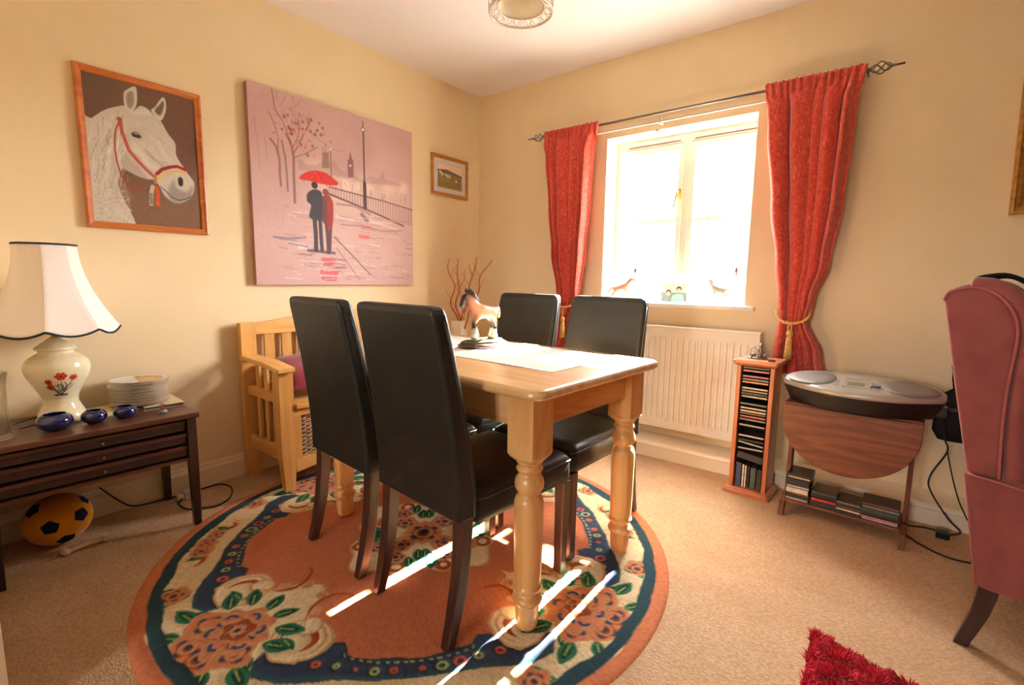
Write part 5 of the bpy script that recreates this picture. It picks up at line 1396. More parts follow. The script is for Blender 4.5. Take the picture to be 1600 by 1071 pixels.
def smooth_path(pts, n=8):
    out = []; P_ = [Vector(p) for p in pts]
    for i in range(len(P_) - 1):
        p0, p1, p2, p3 = P_[max(i - 1, 0)], P_[i], P_[i + 1], P_[min(i + 2, len(P_) - 1)]
        for k in range(n):
            t_ = k / n
            out.append(0.5 * ((2 * p1) + (p2 - p0) * t_ + (2 * p0 - 5 * p1 + 4 * p2 - p3) * t_ * t_ + (3 * p1 - p0 - 3 * p2 + p3) * t_ ** 3))
    out.append(P_[-1]); return out
ad = thing('plug_adaptor', 'white plug adaptor with looped black lead on carpet by sideboard leg', 'adaptor', (0.100, -2.235, 0))
m = MB(); m.box(-0.028, 0.030, -0.030, 0.026, 0.001, 0.036); m.box(-0.012, 0.026, -0.058, -0.030, 0.003, 0.030); m.box(-0.018, 0.016, 0.026, 0.048, 0.003, 0.030)
m.build('body', WPLAST, ad, bevel=0.005)
pth = [(0.03, -2.56, 0.14), (0.03, -2.50, 0.06), (0.032, -2.45, 0.012), (0.045, -2.37, 0.004), (0.05, -2.30, 0.004), (0.055, -2.20, 0.004), (0.05, -2.13, 0.004), (0.07, -2.075, 0.004), (0.16, -2.065, 0.004), (0.27, -2.12, 0.004), (0.31, -2.20, 0.004), (0.25, -2.29, 0.004), (0.15, -2.30, 0.004), (0.135, -2.285, 0.010), (0.120, -2.27, 0.014)]
MB().tube([(p.x - 0.100, p.y + 2.235, max(p.z, 0.004)) for p in smooth_path(pth)], 0.0036, 6).build('lead', CABLE, ad)

# ------------------------------------------------------------------ horse figures (one skinned body each)
def horse_mat(name, body, points, sock, h, lo=0.22, mid=0.45):
    m = mat(name, body, 0.35, 0.5, color2=tuple(c * 0.6 for c in body), nscale=25, coat=0.3)
    nt = m.node_tree; N = nt.nodes; L = nt.links; b = N['Principled BSDF']
    src = b.inputs['Base Color'].links[0].from_socket
    tc = N.new('ShaderNodeTexCoord'); sx = N.new('ShaderNodeSeparateXYZ'); L.new(tc.outputs['Object'], sx.inputs[0])
    mr = N.new('ShaderNodeMath'); mr.operation = 'DIVIDE'; mr.inputs[1].default_value = h; L.new(sx.outputs['Z'], mr.inputs[0])
    r = N.new('ShaderNodeValToRGB'); e = r.color_ramp.elements
    e[0].position = lo; e[0].color = (*sock, 1); e[1].position = lo + 0.03; e[1].color = (*points, 1)
    L.new(mr.outputs[0], r.inputs[0])
    r2 = N.new('ShaderNodeValToRGB'); r2.color_ramp.elements[0].position = mid; r2.color_ramp.elements[1].position = mid + 0.10
    L.new(mr.outputs[0], r2.inputs[0])
    mx = N.new('ShaderNodeMix'); mx.data_type = 'RGBA'
    L.new(r2.outputs[0], mx.inputs['Factor']); L.new(r.outputs[0], mx.inputs[6]); L.new(src, mx.inputs[7]); L.new(mx.outputs[2], b.inputs['Base Color'])
    return m
def skin_horse(name, H, pose, m_, parent, heavy=1.0):
    """pose: dict of joint chains in units of wither height"""
    v = []; e = []; rad = []
    def node(p, r): v.append(tuple(c * H for c in p)); rad.append(r * H * heavy); return len(v) - 1
    t_ = [node(*q) for q in pose['trunk']]
    for a, b_ in zip(t_, t_[1:]): e.append((a, b_))
    for root_i, chain in pose['limbs']:
        prev = t_[root_i]
        for q in chain:
            k = node(*q); e.append((prev, k)); prev = k
    me = bpy.data.meshes.new(name); me.from_pydata(v, e, [])
    o = bpy.data.objects.new(name, me); COL.objects.link(o); o.parent = parent
    sk = o.modifiers.new('skin', 'SKIN'); sk.use_smooth_shade = True; sk.branch_smoothing = 0.6
    for i_, r_ in enumerate(rad): me.skin_vertices[0].data[i_].radius = (r_, r_)
    me.skin_vertices[0].data[1].use_root = True
    ss_ = o.modifiers.new('sub', 'SUBSURF'); ss_.levels = 2; ss_.render_levels = 2
    me.materials.append(m_)
    return o
def stand_pose(neck, front_l, front_r, hind_l, hind_r, tail):
    return dict(trunk=[((-0.50, 0, 0.86), 0.13), ((-0.38, 0, 0.84), 0.205), ((-0.08, 0, 0.78), 0.215), ((0.22, 0, 0.80), 0.20)] + neck,
                limbs=[(3, front_l), (3, front_r), (1, hind_l), (1, hind_r), (0, tail)])
def fleg(s_, x=0.24, fx=0.0): return [((x, s_ * 0.10, 0.62), 0.085), ((x + 0.01 + fx * 0.5, s_ * 0.105, 0.38), 0.052), ((x + fx, s_ * 0.105, 0.14), 0.045), ((x + 0.02 + fx, s_ * 0.105, 0.035), 0.062)]
def hleg(s_, x=-0.40, fx=0.0): return [((x + 0.06, s_ * 0.10, 0.62), 0.115), ((x - 0.06 + fx * 0.6, s_ * 0.105, 0.36), 0.055), ((x - 0.02 + fx, s_ * 0.105, 0.13), 0.045), ((x + 0.02 + fx, s_ * 0.105, 0.035), 0.062)]
tail_ = [((-0.60, 0, 0.78), 0.045), ((-0.65, 0, 0.58), 0.05), ((-0.62, 0, 0.34), 0.03)]

# heavy horse statue on the table: body runs left-right in the view, head turned to the room
TT = 0.792 + 0.0026
fg = thing('horse_statue', 'bay heavy horse statue with white feathered feet on oval plinth on table', 'statue', (1.333, -1.445, TT), math.radians(84))
pl_ = MB(); pl_.lathe([(0.098, 0), (0.104, 0.004), (0.104, 0.010), (0.095, 0.015), (0.092, 0.020)], (0, 0, 0), 48, sx=1.28, sy=0.86)
pl_.build('plinth', wood('plinth_wood', rgb(80, 46, 34), rgb(52, 28, 22), 0, 10, 0.3, 0.3), fg)
gm = MB(); n = 40; rings = []
for r, z in ((0.080, 0.0202), (0.078, 0.026), (0.062, 0.031), (0.03, 0.033)):
    rings.append([(r * 1.42 * (1 + 0.05 * math.sin(5 * a) + 0.03 * math.sin(9 * a + 1)) * math.cos(a), r * 0.84 * (1 + 0.06 * math.sin(4 * a + 1)) * math.sin(a), z + 0.002 * math.sin(3 * a + r * 90)) for a in [2 * PI * j / n for j in range(n)]])
gm.loft(rings, True, True).build('grass_base', mat('moss_ground', rgb(120, 122, 80), 0.8, 0.3, color2=rgb(66, 70, 44), nscale=50, bump=0.8, bscale=120), fg)
HB = 0.158
bay = horse_mat('bay_glaze', rgb(196, 128, 92), rgb(40, 24, 20), rgb(236, 224, 204), HB, 0.26, 0.46)
# head towards -x
def mir(pose):
    f = lambda q: ((-q[0][0], q[0][1], q[0][2]), q[1])
    return dict(trunk=[f(q) for q in pose['trunk']], limbs=[(i_, [f(q) for q in c_]) for i_, c_ in pose['limbs']])
neck = [((0.36, 0.02, 0.98), 0.165), ((0.44, 0.06, 1.12), 0.13), ((0.48, 0.12, 1.25), 0.095), ((0.54, 0.20, 1.15), 0.080), ((0.57, 0.25, 1.01), 0.062), ((0.58, 0.27, 0.93), 0.055)]
pose = stand_pose(neck, [((0.26, 0.10, 0.62), 0.09), ((0.29, 0.105, 0.38), 0.058), ((0.26, 0.105, 0.16), 0.06), ((0.27, 0.105, 0.05), 0.08)],
                  [((0.32, -0.10, 0.64), 0.09), ((0.44, -0.105, 0.50), 0.058), ((0.42, -0.105, 0.26), 0.06), ((0.42, -0.105, 0.14), 0.07)],
                  [((-0.34, 0.10, 0.62), 0.12), ((-0.46, 0.105, 0.36), 0.06), ((-0.42, 0.105, 0.15), 0.065), ((-0.40, 0.105, 0.05), 0.08)],
                  [((-0.28, -0.10, 0.62), 0.12), ((-0.36, -0.105, 0.36), 0.06), ((-0.30, -0.105, 0.15), 0.065), ((-0.28, -0.105, 0.05), 0.08)],
                  [((-0.56, 0, 0.84), 0.06), ((-0.585, 0, 0.72), 0.055), ((-0.57, 0, 0.58), 0.04)])
hb = skin_horse('horse_body', HB, mir(pose), bay, fg, 1.0); hb.location = (0.0, 0, 0.030)
DKH = mat('dark_mane', rgb(44, 26, 24), 0.5, bump=0.5, bscale=200)
m = MB()
nk = [(-0.52, 0.14, 1.345), (-0.44, 0.08, 1.34), (-0.37, 0.03, 1.25), (-0.29, 0.0, 1.12), (-0.20, 0.0, 1.02)]
m.tube([tuple(c * HB for c in q) for q in nk], [0.007, 0.011, 0.012, 0.010, 0.004], 8)
for s_ in (-1, 1): m.lathe([(0.0055, 0), (0.006, 0.006), (0.001, 0.018)], ((-0.47 - s_ * 0.035) * HB, (0.13 + s_ * 0.05) * HB, 1.315 * HB), 8)
m.tube([tuple(c * HB for c in q) for q in ((-0.49, 0.13, 1.27), (-0.52, 0.17, 1.20), (-0.555, 0.22, 1.08), (-0.58, 0.265, 0.95), (-0.58, 0.27, 0.90))], [0.008, 0.0155, 0.0135, 0.0105, 0.006], 10)
o = m.build('mane', DKH, fg); o.location = (0, 0, 0.030)
FEA = mat('white_feather', rgb(240, 230, 212), 0.6, bump=0.4, bscale=200)
for (x, y, z) in ((-0.265, 0.105, 0.0), (-0.42, -0.105, 0.09), (0.41, 0.105, 0.0), (0.29, -0.105, 0.0)):
    o = MB().lathe([(0.075 * HB, 0.0), (0.115 * HB, 0.02 * HB), (0.105 * HB, 0.10 * HB), (0.07 * HB, 0.20 * HB), (0.055 * HB, 0.28 * HB)], (x * HB, y * HB, z * HB), 12).build('feathered_foot', FEA, fg); o.location = (0, 0, 0.0325)
m = MB().tube([(p.x * HB, p.y * HB, p.z * HB + 0.03) for p in smooth_path([(-0.60, 0.32, 0.95), (-0.58, 0.32, 0.78), (-0.52, 0.22, 0.68), (-0.42, 0.20, 0.80), (-0.30, 0.16, 1.0)])], 0.0016, 6)
m.build('lead_rope', mat('pale_rope', rgb(226, 200, 176), 0.7), fg)

# two model horses on the sill
SZ = 0.9572
h1 = thing('model_horse', 'brown and white model horse rearing, left on the window sill', 'figurine', (1.265, 0.06, SZ), 0.0, 'model horses on the window sill')
HS = 0.118
skew = horse_mat('skewbald_plastic', rgb(170, 110, 84), rgb(150, 96, 76), rgb(60, 44, 42), HS, 0.10, 0.30)
r2_ = SKN = skew.node_tree
neck = [((0.42, 0, 1.02), 0.13), ((0.58, 0, 1.14), 0.10), ((0.72, 0, 1.24), 0.075), ((0.86, 0, 1.20), 0.06), ((0.98, 0, 1.06), 0.042)]
pose = dict(trunk=[((-0.50, 0, 0.74), 0.12), ((-0.38, 0, 0.72), 0.18), ((-0.05, 0, 0.76), 0.17), ((0.25, 0, 0.86), 0.17)] + neck,
            limbs=[(3, [((0.36, 0.08, 0.66), 0.07), ((0.50, 0.09, 0.56), 0.04), ((0.46, 0.09, 0.36), 0.035), ((0.44, 0.09, 0.28), 0.04)]), (3, [((0.30, -0.08, 0.64), 0.07), ((0.38, -0.09, 0.50), 0.04), ((0.30, -0.09, 0.34), 0.035), ((0.28, -0.09, 0.26), 0.04)]),
                   (1, [((-0.42, 0.09, 0.50), 0.10), ((-0.64, 0.09, 0.30), 0.045), ((-0.62, 0.09, 0.12), 0.036), ((-0.58, 0.09, 0.035), 0.045)]), (1, [((-0.34, -0.09, 0.48), 0.10), ((-0.48, -0.09, 0.28), 0.045), ((-0.36, -0.09, 0.12), 0.036), ((-0.30, -0.09, 0.035), 0.045)]),
                   (0, [((-0.66, 0, 0.72), 0.05), ((-0.80, 0, 0.50), 0.05), ((-0.88, 0, 0.22), 0.025), ((-0.98, 0, 0.03), 0.02)])])
skin_horse('horse_body', HS, pose, skew, h1)
m = MB().tube([(0.30 * HS, 0, 1.06 * HS), (0.48 * HS, 0, 1.22 * HS), (0.66 * HS, 0, 1.34 * HS), (0.78 * HS, 0, 1.30 * HS)], [0.004, 0.006, 0.005, 0.002], 7)
for s_ in (-1, 1): m.lathe([(0.0025, 0), (0.0005, 0.009)], (0.73 * HS, s_ * 0.003, 1.30 * HS), 6)
m.build('mane', mat('brown_mane', rgb(120, 76, 60), 0.6), h1)
h2 = thing('model_horse', 'grey brown model horse standing with raised head, right on the window sill', 'figurine', (1.905, 0.06, SZ), 0.0, 'model horses on the window sill')
dun = horse_mat('dun_plastic', rgb(150, 138, 116), rgb(180, 164, 150), rgb(150, 120, 110), HS * 0.98, 0.10, 0.40)
neck = [((0.36, 0, 1.02), 0.12), ((0.42, -0.02, 1.16), 0.085), ((0.46, -0.04, 1.30), 0.07), ((0.56, -0.06, 1.27), 0.055), ((0.66, -0.08, 1.18), 0.04)]
pose = mir(stand_pose(neck, fleg(1), fleg(-1, 0.22, 0.03), hleg(1), hleg(-1, -0.36, 0.08), tail_))
skin_horse('horse_body', HS * 0.96, pose, dun, h2, 0.9)
m = MB().tube([(-0.28 * HS, 0, 1.05 * HS), (-0.34 * HS, 0, 1.20 * HS), (-0.42 * HS, 0, 1.32 * HS)], [0.003, 0.005, 0.003], 7)
for s_ in (-1, 1): m.lathe([(0.0028, 0), (0.0006, 0.011)], (-0.43 * HS, -0.002 + s_ * 0.0035, 1.29 * HS), 6)
m.build('mane', mat('dark_dun', rgb(96, 76, 72), 0.6), h2)
# family photograph
ph = thing('photo_frame', 'small clear framed photograph of two people on the window sill', 'photo frame', (1.625, 0.075, SZ))
MB().box(-0.095, 0.095, 0.004, 0.010, 0, 0.128).build('clear_frame', CRYST, ph)
p = Paint(90, 64, (196, 200, 184))
p.poly([(0, 0), (1, 0), (1, 0.5), (0, 0.5)], (96, 110, 104), 0.9, 2)
p.poly([(0.38, 0), (0.46, 0.34), (0.62, 0.44), (0.84, 0.42), (0.95, 0.0)], (150, 206, 190)); p.poly([(0.12, 0), (0.2, 0.28), (0.35, 0.3), (0.44, 0)], (110, 140, 132))
for x, z, w2 in ((0.30, 0.44, 17), (0.70, 0.62, 17)):
    p.stroke([(x, z + 0.07)], w2 + 2, (58, 48, 42)); p.stroke([(x, z)], w2 - 2, (222, 180, 156))
p.mesh('photograph', PRINTM, (-0.084, 0.0025, 0.006), (0.168, 0, 0), (0, 0, 0.118), ph)
MB().box(-0.02, 0.02, 0.010, 0.045, 0, 0.004).build('stand', CRYST, ph)
# blind cords with pulls
for nm, x0, z0, x1, z1, gg in (('left blind cord with dark acorn pull hanging in front of window', 1.372, 1.93, 1.366, 1.175, 1), ('right blind cord with dark acorn pull hanging slanted before the window', 2.045, 1.93, 2.003, 1.175, 1)):
    r_ = thing('blind_cord', nm, 'blind cord', (x1, 0.05, z1), 0, 'blind cords in the window')
    MB().tube([(0, 0, 0), (x0 - x1, 0.05, z0 - z1)], 0.0018, 6).build('cord', mat('tan_cord', rgb(170, 130, 96), 0.7), r_)
    MB().lathe([(0.001, -0.048), (0.004, -0.043), (0.005, -0.036), (0.004, -0.030), (0.007, -0.025), (0.010, -0.012), (0.008, 0.0), (0.002, 0.008)], (0, 0, 0), 12).build('pull', mat('dark_acorn', rgb(96, 58, 50), 0.4), r_)

# ------------------------------------------------------------------ ceiling lamp
cl = thing('ceiling_lamp', 'white filigree ceiling lamp with cream inner shade above the table', 'ceiling lamp', (1.235, -1.085, 2.352))
SILV = mat('filigree_metal', rgb(214, 196, 176), 0.35, 0.5, metal=0.3)
FROST = mat('frosted_glass', rgb(250, 246, 240), 0.4, 0.5)
R0, R1 = 0.150, 0.112
def ring(r, z, rr, n=64): return [(r * math.cos(2 * PI * j / n), r * math.sin(2 * PI * j / n), z) for j in range(n)]
MB().tube(ring(R0, 0, 0), 0.0055, 8, closed=True).build('rim', SILV, cl)
MB().tube(ring(R0 + 0.004, CEIL - 2.352 - 0.008, 0), 0.004, 8, closed=True).build('upper_rim', SILV, cl)
fl = MB()
fl.tube(ring(R1, 0.022, 0), 0.003, 6, closed=True)
NK = 16
for k in range(NK):
    a0_ = 2 * PI * k / NK
    def pt(a, u, z=None): r = R0 + (R1 - R0) * u; return (r * math.cos(a), r * math.sin(a), 0.022 * u)
    for sg in (-1, 1):
        pts = [pt(a0_ + sg * 0.19 * math.sin(PI * u * 0.9) * (0.55 + 0.45 * u), u) for u in np.linspace(0, 1, 12)]
        fl.tube(pts, 0.0013, 5)
        cc_ = (a0_ + PI / NK)
    pts = [pt(cc_ + 0.07 * math.cos(t_), 0.45 + 0.30 * math.sin(t_)) for t_ in np.linspace(0, 2 * PI, 16)]
    fl.tube(pts[:-1], 0.0013, 5, closed=True)
    fl.ball(pt(a0_, 0.06), 0.0075, 8)
    # side wall scrolls
    for sg in (-1, 1):
        pts = [((R0 + 0.003) * math.cos(a0_ + sg * 0.16 * math.sin(PI * u)), (R0 + 0.003) * math.sin(a0_ + sg * 0.16 * math.sin(PI * u)), u * (CEIL - 2.352 - 0.01)) for u in np.linspace(0, 1, 14)]
        fl.tube(pts, 0.0013, 5)
fl.build('filigree', SILV, cl)
MB().lathe([(0.112, 0.026), (0.112, CEIL - 2.352 - 0.001)], (0, 0, 0), 64, caps=False).build('inner_shade', mat('cream_shade', rgb(250, 240, 214), 0.8, 0.2), cl, solid=0.002)
MB().lathe([(0.040, CEIL - 2.352 - 0.02), (0.040, CEIL - 2.352 - 0.0005)], (0, 0, 0), 32).build('ceiling_rose', FROST, cl)
MB().ball((0, 0, 0.10), 0.03, 20).lathe([(0.014, 0.125), (0.014, 0.152)], (0, 0, 0), 16).build('bulb', FROST, cl)

# ------------------------------------------------------------------ disc rack
RK = wood('cherry_rack', rgb(190, 112, 68), rgb(154, 80, 46), 2, 10, 0.35, 0.25)
RKX = wood('cherry_rack_x', rgb(196, 122, 80), rgb(160, 88, 54), 0, 10, 0.3, 0.3)
rk = thing('disc_rack', 'tall narrow cherry wood disc rack in front of the radiator end', 'rack', (2.243, -0.335, 0), math.radians(-3))
rings = [[(x, y, z) for x, y in rrect(w2, d2, 0.012, 3)] for w2, d2, z in ((0.225, 0.21, 0), (0.225, 0.21, 0.016), (0.205, 0.19, 0.026), (0.18, 0.17, 0.030))]
MB().loft(rings, True, True, smooth=False).build('base', RKX, rk)
rings = [[(x, y, z) for x, y in rrect(w2, d2, 0.010, 3)] for w2, d2, z in ((0.182, 0.18, 0.676), (0.20, 0.20, 0.684), (0.208, 0.205, 0.690), (0.208, 0.205, 0.700), (0.200, 0.197, 0.704))]
MB().loft(rings, True, True, smooth=False).build('top', RKX, rk)
for x0, x1 in ((-0.088, -0.068), (0.068, 0.088)):
    MB().box(x0, x1, -0.078, 0.075, 0.030, 0.676).build('side_panel', RK, rk, bevel=0.002)
MB().box(-0.068, 0.068, 0.064, 0.074, 0.030, 0.676).build('back_panel', BLACK, rk)
sl = MB(); nsl = 34
for k in range(nsl):
    z = 0.185 + k * (0.672 - 0.185) / nsl
    for s_ in (-1, 1): sl.box(min(s_ * 0.068, s_ * 0.063), max(s_ * 0.068, s_ * 0.063), -0.066, 0.06, z, z + 0.0020)
sl.build('slot_liner', BLACK, rk)
CL_CASE = mat('disc_case_edge', rgb(60, 58, 56), 0.25, 0.5)
palette = dict(pink=rgb(206, 120, 130), orange=rgb(214, 140, 104), white=rgb(226, 216, 200), cream=rgb(226, 204, 170), dark=rgb(52, 50, 50), grey=rgb(128, 124, 118), rose=rgb(214, 90, 110), blue=rgb(58, 76, 112), red=rgb(204, 56, 48), teal=rgb(70, 84, 80), brown=rgb(110, 74, 56), silver=rgb(180, 176, 168), clear=rgb(110, 106, 98))
matsd = {k: mat('disc_' + k, v, 0.4, 0.5, color2=tuple(c * 0.75 for c in v), nscale=60, ndetail=2) for k, v in palette.items()}
def disc_case(col, w_=0.122, d_=0.124, t_=0.0095):
    """case with its spine on -y"""
    r = thing('disc_case', '', 'disc case')
    MB().box(-w_ / 2, w_ / 2, -d_ / 2 + 0.003, d_ / 2, 0, t_).build('shell', CL_CASE, r)
    MB().box(-w_ / 2 + 0.004, w_ / 2 - 0.002, -d_ / 2, -d_ / 2 + 0.003, 0.0015, t_ - 0.0015).build('spine', matsd[col], r)
    return r
ords = ['first', 'second', 'third', 'fourth', 'fifth', 'sixth', 'seventh', 'eighth', 'ninth', 'tenth', 'eleventh', 'twelfth', 'thirteenth', 'fourteenth', 'fifteenth', 'sixteenth', 'seventeenth', 'eighteenth', 'nineteenth', 'twentieth', 'twenty-first']
vz = lambda v: 0.676 - (v - 226) / 730 * 0.646
rows = [(240, 'dark', 0), (258, 'pink', 0), (290, 'pink', 0), (308, 'grey', 0), (324, 'orange', 0), (359, 'cream', 0), (376, 'grey', 0), (392, 'dark', 0), (408, 'silver', 0), (452, 'clear', 0), (476, 'cream', 0), (494, 'cream', 0), (508, 'brown', 0), (526, 'rose', 0), (544, 'grey', 0), (578, 'silver', 0), (641, 'white', 0), (668, 'dark', 0), (686, 'silver', 5), (716, 'silver', -2)]
gcd = 'disc cases lying in the slots of the rack'
for k, (v, col, tilt) in enumerate(rows):
    o = disc_case(col); o.parent = None
    z = vz(v) - 0.004
    loc_ = Vector((0, -0.008, z)); Rk = Matrix.Rotation(math.radians(-3), 4, 'Z'); q = Rk @ loc_
    o.location = (2.243 + q.x, -0.335 + q.y, z); o.rotation_euler = (0, math.radians(tilt), math.radians(-3))
    tag(o, '%s spined disc case, %s from the top in the rack' % (col, ords[k]), 'disc case', gcd)
o = disc_case('dark', t_=0.034); z = vz(790) ; o.location = (2.243, -0.342, z + 0.004); o.rotation_euler = (0, math.radians(7), math.radians(-3)); tag(o, 'thick dark boxed disc set lying tilted near the rack bottom', 'disc case', gcd)
for k, (x, t_, col, nm, hh) in enumerate(((-0.060, 0.026, 'blue', 'thick navy boxed disc set standing at left of rack bottom', 0.128), (-0.030, 0.0095, 'white', 'white spined disc case standing beside the navy box in rack bottom', 0.124), (-0.018, 0.0095, 'cream', 'cream spined disc case standing right of the white one in rack bottom', 0.122), (-0.005, 0.0095, 'dark', 'black disc case standing in the middle of the rack bottom', 0.118), (0.010, 0.026, 'teal', 'thick dark green boxed disc set standing in rack bottom', 0.116), (0.040, 0.022, 'dark', 'thick black boxed disc set standing at right of rack bottom', 0.112))):
    r = thing('disc_case', nm, 'disc case', (0, 0, 0), 0, 'disc cases standing in the rack bottom')
    MB().box(0, t_, -0.057, 0.055, 0, hh).build('shell', CL_CASE, r); MB().box(0.0012, t_ - 0.0012, -0.060, -0.057, 0.002, hh - 0.002).build('spine', matsd[col], r)
    q = Matrix.Rotation(math.radians(-3), 4, 'Z') @ Vector((x, -0.005, 0)); r.location = (2.243 + q.x, -0.335 + q.y, 0.0305); r.rotation_euler = (0, 0, math.radians(-3))
# pewter ornament and small box on the rack
om = thing('pewter_ornament', 'silvery metal wishing well and figures ornament on top of the disc rack', 'ornament', (2.225, -0.315, 0.7045), 0.2)
MB().lathe([(0.042, 0), (0.044, 0.003), (0.040, 0.007), (0.034, 0.009)], (0, 0, 0), 28, sx=1.1, sy=0.8).build('base', PEWTER, om)
m = MB(); m.lathe([(0.006, 0.008), (0.008, 0.03), (0.010, 0.045), (0.006, 0.052), (0.006, 0.056)], (0.012, 0, 0), 12).ball((0.012, 0, 0.064), 0.008, 12).lathe([(0.013, 0.067), (0.008, 0.070), (0.006, 0.080)], (0.012, 0, 0), 12)
m.tube([(0.012, 0, 0.05), (0.022, -0.004, 0.042), (0.028, -0.008, 0.03)], 0.003, 6).tube([(0.012, 0, 0.05), (0.0, -0.006, 0.044), (-0.008, -0.008, 0.036)], 0.003, 6).lathe([(0.009, 0.008), (0.005, 0.034)], (0.024, 0.004, 0), 8)
m.build('standing_figure', PEWTER, om)
m = MB()
for i in range(3): m.tube([(-0.02 + 0.015 * math.cos(t_ + i), -0.004 + 0.003 * i, 0.034 + 0.022 * math.sin(t_ + i)) for t_ in np.linspace(0, 5.0, 18)], 0.0022, 6)
m.lathe([(0.010, 0.008), (0.012, 0.022), (0.009, 0.025)], (-0.02, 0, 0), 14)
m.build('scrolled_frame', PEWTER, om)
m = MB()
for x, y in ((-0.03, -0.02), (0.0, -0.026), (0.03, -0.016), (0.036, 0.010), (-0.036, 0.012)): m.lathe([(0.005, 0.006), (0.003, 0.014), (0.0045, 0.02), (0.001, 0.025)], (x, y, 0), 8)
m.build('small_figures', PEWTER, om)
o = MB().box(-0.015, 0.015, -0.009, 0.009, 0, 0.011).build('trinket_box', mat('dark_box', rgb(70, 50, 44), 0.35), None, bevel=0.002, loc=(2.304, -0.385, 0.7045)); tag(o, 'tiny dark box at the right front corner of the disc rack top', 'box')

# ------------------------------------------------------------------ drop-leaf table, radio, disc piles
DW = wood('drop_leaf_oak', rgb(126, 72, 42), rgb(88, 46, 26), 0, 8, 0.42, 0.12, distort=9, fine=0.45)
DWZ = wood('drop_leaf_oak_z', rgb(124, 70, 42), rgb(84, 44, 26), 2, 9, 0.65, 0.0)
dl = thing('drop_leaf_table', 'small brown wooden drop leaf table with rounded hanging leaf right of the disc rack', 'side table', (2.650, -0.425, 0), math.radians(-3))
MB().box(-0.250, 0.250, -0.115, 0.115, 0.530, 0.547).build('tabletop', DW, dl, bevel=0.004)
def leaf(y0, y1):
    pts = [(-0.250, 0.540)]
    for i in range(33):
        a = PI + PI * i / 32; pts.append((0.250 * math.cos(a), 0.478 + 0.222 * math.sin(a) * (1.0 if True else 1)))
    pts.append((0.250, 0.540))
    return MB().prism(pts, 1, y0, y1)
leaf(-0.137, -0.121).build('leaf', DW, dl, bevel=0.004)
leaf(0.121, 0.137).build('leaf', DW, dl, bevel=0.004)
for s_ in (-1, 1):
    xm = s_ * 0.225
    prf = [(-0.035, 0.530), (0.035, 0.530), (0.030, 0.40), (0.026, 0.2), (0.030, 0.085), (-0.030, 0.085), (-0.026, 0.2), (-0.030, 0.40)]
    MB().prism(prf, 0, xm - 0.009, xm + 0.009).build('end_panel', DWZ, dl, bevel=0.002)
    ft = [(-0.135, 0.0), (-0.105, 0.0), (-0.085, 0.040), (-0.03, 0.052), (0.03, 0.052), (0.085, 0.040), (0.105, 0.0), (0.135, 0.0), (0.118, 0.060), (0.06, 0.085), (-0.06, 0.085), (-0.118, 0.060)]
    MB().prism(ft, 0, xm - 0.011, xm + 0.011).build('foot', DWZ, dl, bevel=0.002)
MB().box(-0.214, 0.214, -0.100, 0.100, 0.062, 0.074).build('shelf', DW, dl, bevel=0.002)
RD = Matrix.Translation((2.650, -0.425, 0)) @ Matrix.Rotation(math.radians(-3), 4, 'Z')
rd = random.Random(21)
piles = [(-0.170, -0.030, 0, [('silver', .012), ('dark', .012), ('brown', .012), ('white', .024), ('silver', .012), ('dark', .030), ('cream', .010), ('dark', .014)], 'tall left pile on drop leaf shelf'),
         (-0.065, -0.028, 0.10, [('dark', .024), ('red', .014), ('dark', .018), ('teal', .012)], 'second pile from left on drop leaf shelf'),
         (0.035, -0.030, -0.12, [('dark', .010), ('cream', .010), ('brown', .010), ('dark', .010), ('grey', .010)], 'third pile from left on drop leaf shelf'),
         (0.140, -0.032, 0.06, [('silver', .010), ('pink', .010), ('dark', .016), ('teal', .016), ('grey', .012), ('brown', .010)], 'rightmost pile on the drop leaf shelf')]
nth = ['lowest', 'second lowest', 'third up', 'fourth up', 'fifth up', 'sixth up', 'seventh up', 'topmost']
for (px, py, rz_, items, where) in piles:
    z = 0.0745
    for k, (col, t_) in enumerate(items):
        w_ = 0.095 if px < -0.15 else (0.100 if px < 0.1 else 0.125)
        o = disc_case(col, w_=w_ if px < 0.13 else 0.132, d_=0.124, t_=t_)
        q = RD @ Vector((px + rd.uniform(-0.002, 0.002), py + rd.uniform(-0.006, 0.006), z))
        o.location = q; o.rotation_euler = (0, 0, math.radians(-3) + (rz_ * 0.2 if px > -0.1 else 0) + rd.uniform(-0.015, 0.015))
        nm_ = nth[k] if k < len(items) - 1 else 'topmost'
        tag(o, '%s disc case, %s, %s' % (col, nm_, where), 'disc case', 'disc cases piled on the drop leaf table shelf')
        z += t_ + 0.0006
rb = thing('radio_cassette_player', 'silver and black portable radio disc player on the drop leaf table', 'radio', (2.665, -0.455, 0.5478), math.radians(-3))
SILVP = mat('silver_plastic', rgb(176, 172, 164), 0.35, 0.5, metal=0.35, color2=rgb(166, 162, 154))
GRILL = mat('speaker_grille', rgb(132, 128, 122), 0.5, 0.5, metal=0.4, bump=0.6, bscale=700)
BLKP = mat('black_plastic', rgb(24, 24, 25), 0.3, 0.5)
def plan(k, n=40, yb=0.115, hx=0.292, bulge=0.15):
    out = []
    for i in range(n + 1):
        x = -hx * k + 2 * hx * k * i / n; u = x / (hx * k); out.append((x, -0.045 * k - bulge * k * (1 - abs(u) ** 2.2) + 0.02))
    for i in range(n + 1):
        x = hx * k - 2 * hx * k * i / n; u = x / (hx * k); out.append((x, 0.02 + (yb - 0.02) * (1 - abs(u) ** 4) ** 0.5 * k))
    return out
rings = [[(x, y, z) for x, y in plan(k)] for k, z in ((0.86, 0.0), (0.89, 0.006), (0.92, 0.03), (0.97, 0.060), (0.99, 0.072))]
MB().loft(rings, True, True).build('lower_body', BLKP, rb, bevel=0.002)
def ztop(y): return 0.092 + (y + 0.17) / 0.285 * 0.040
rings = []
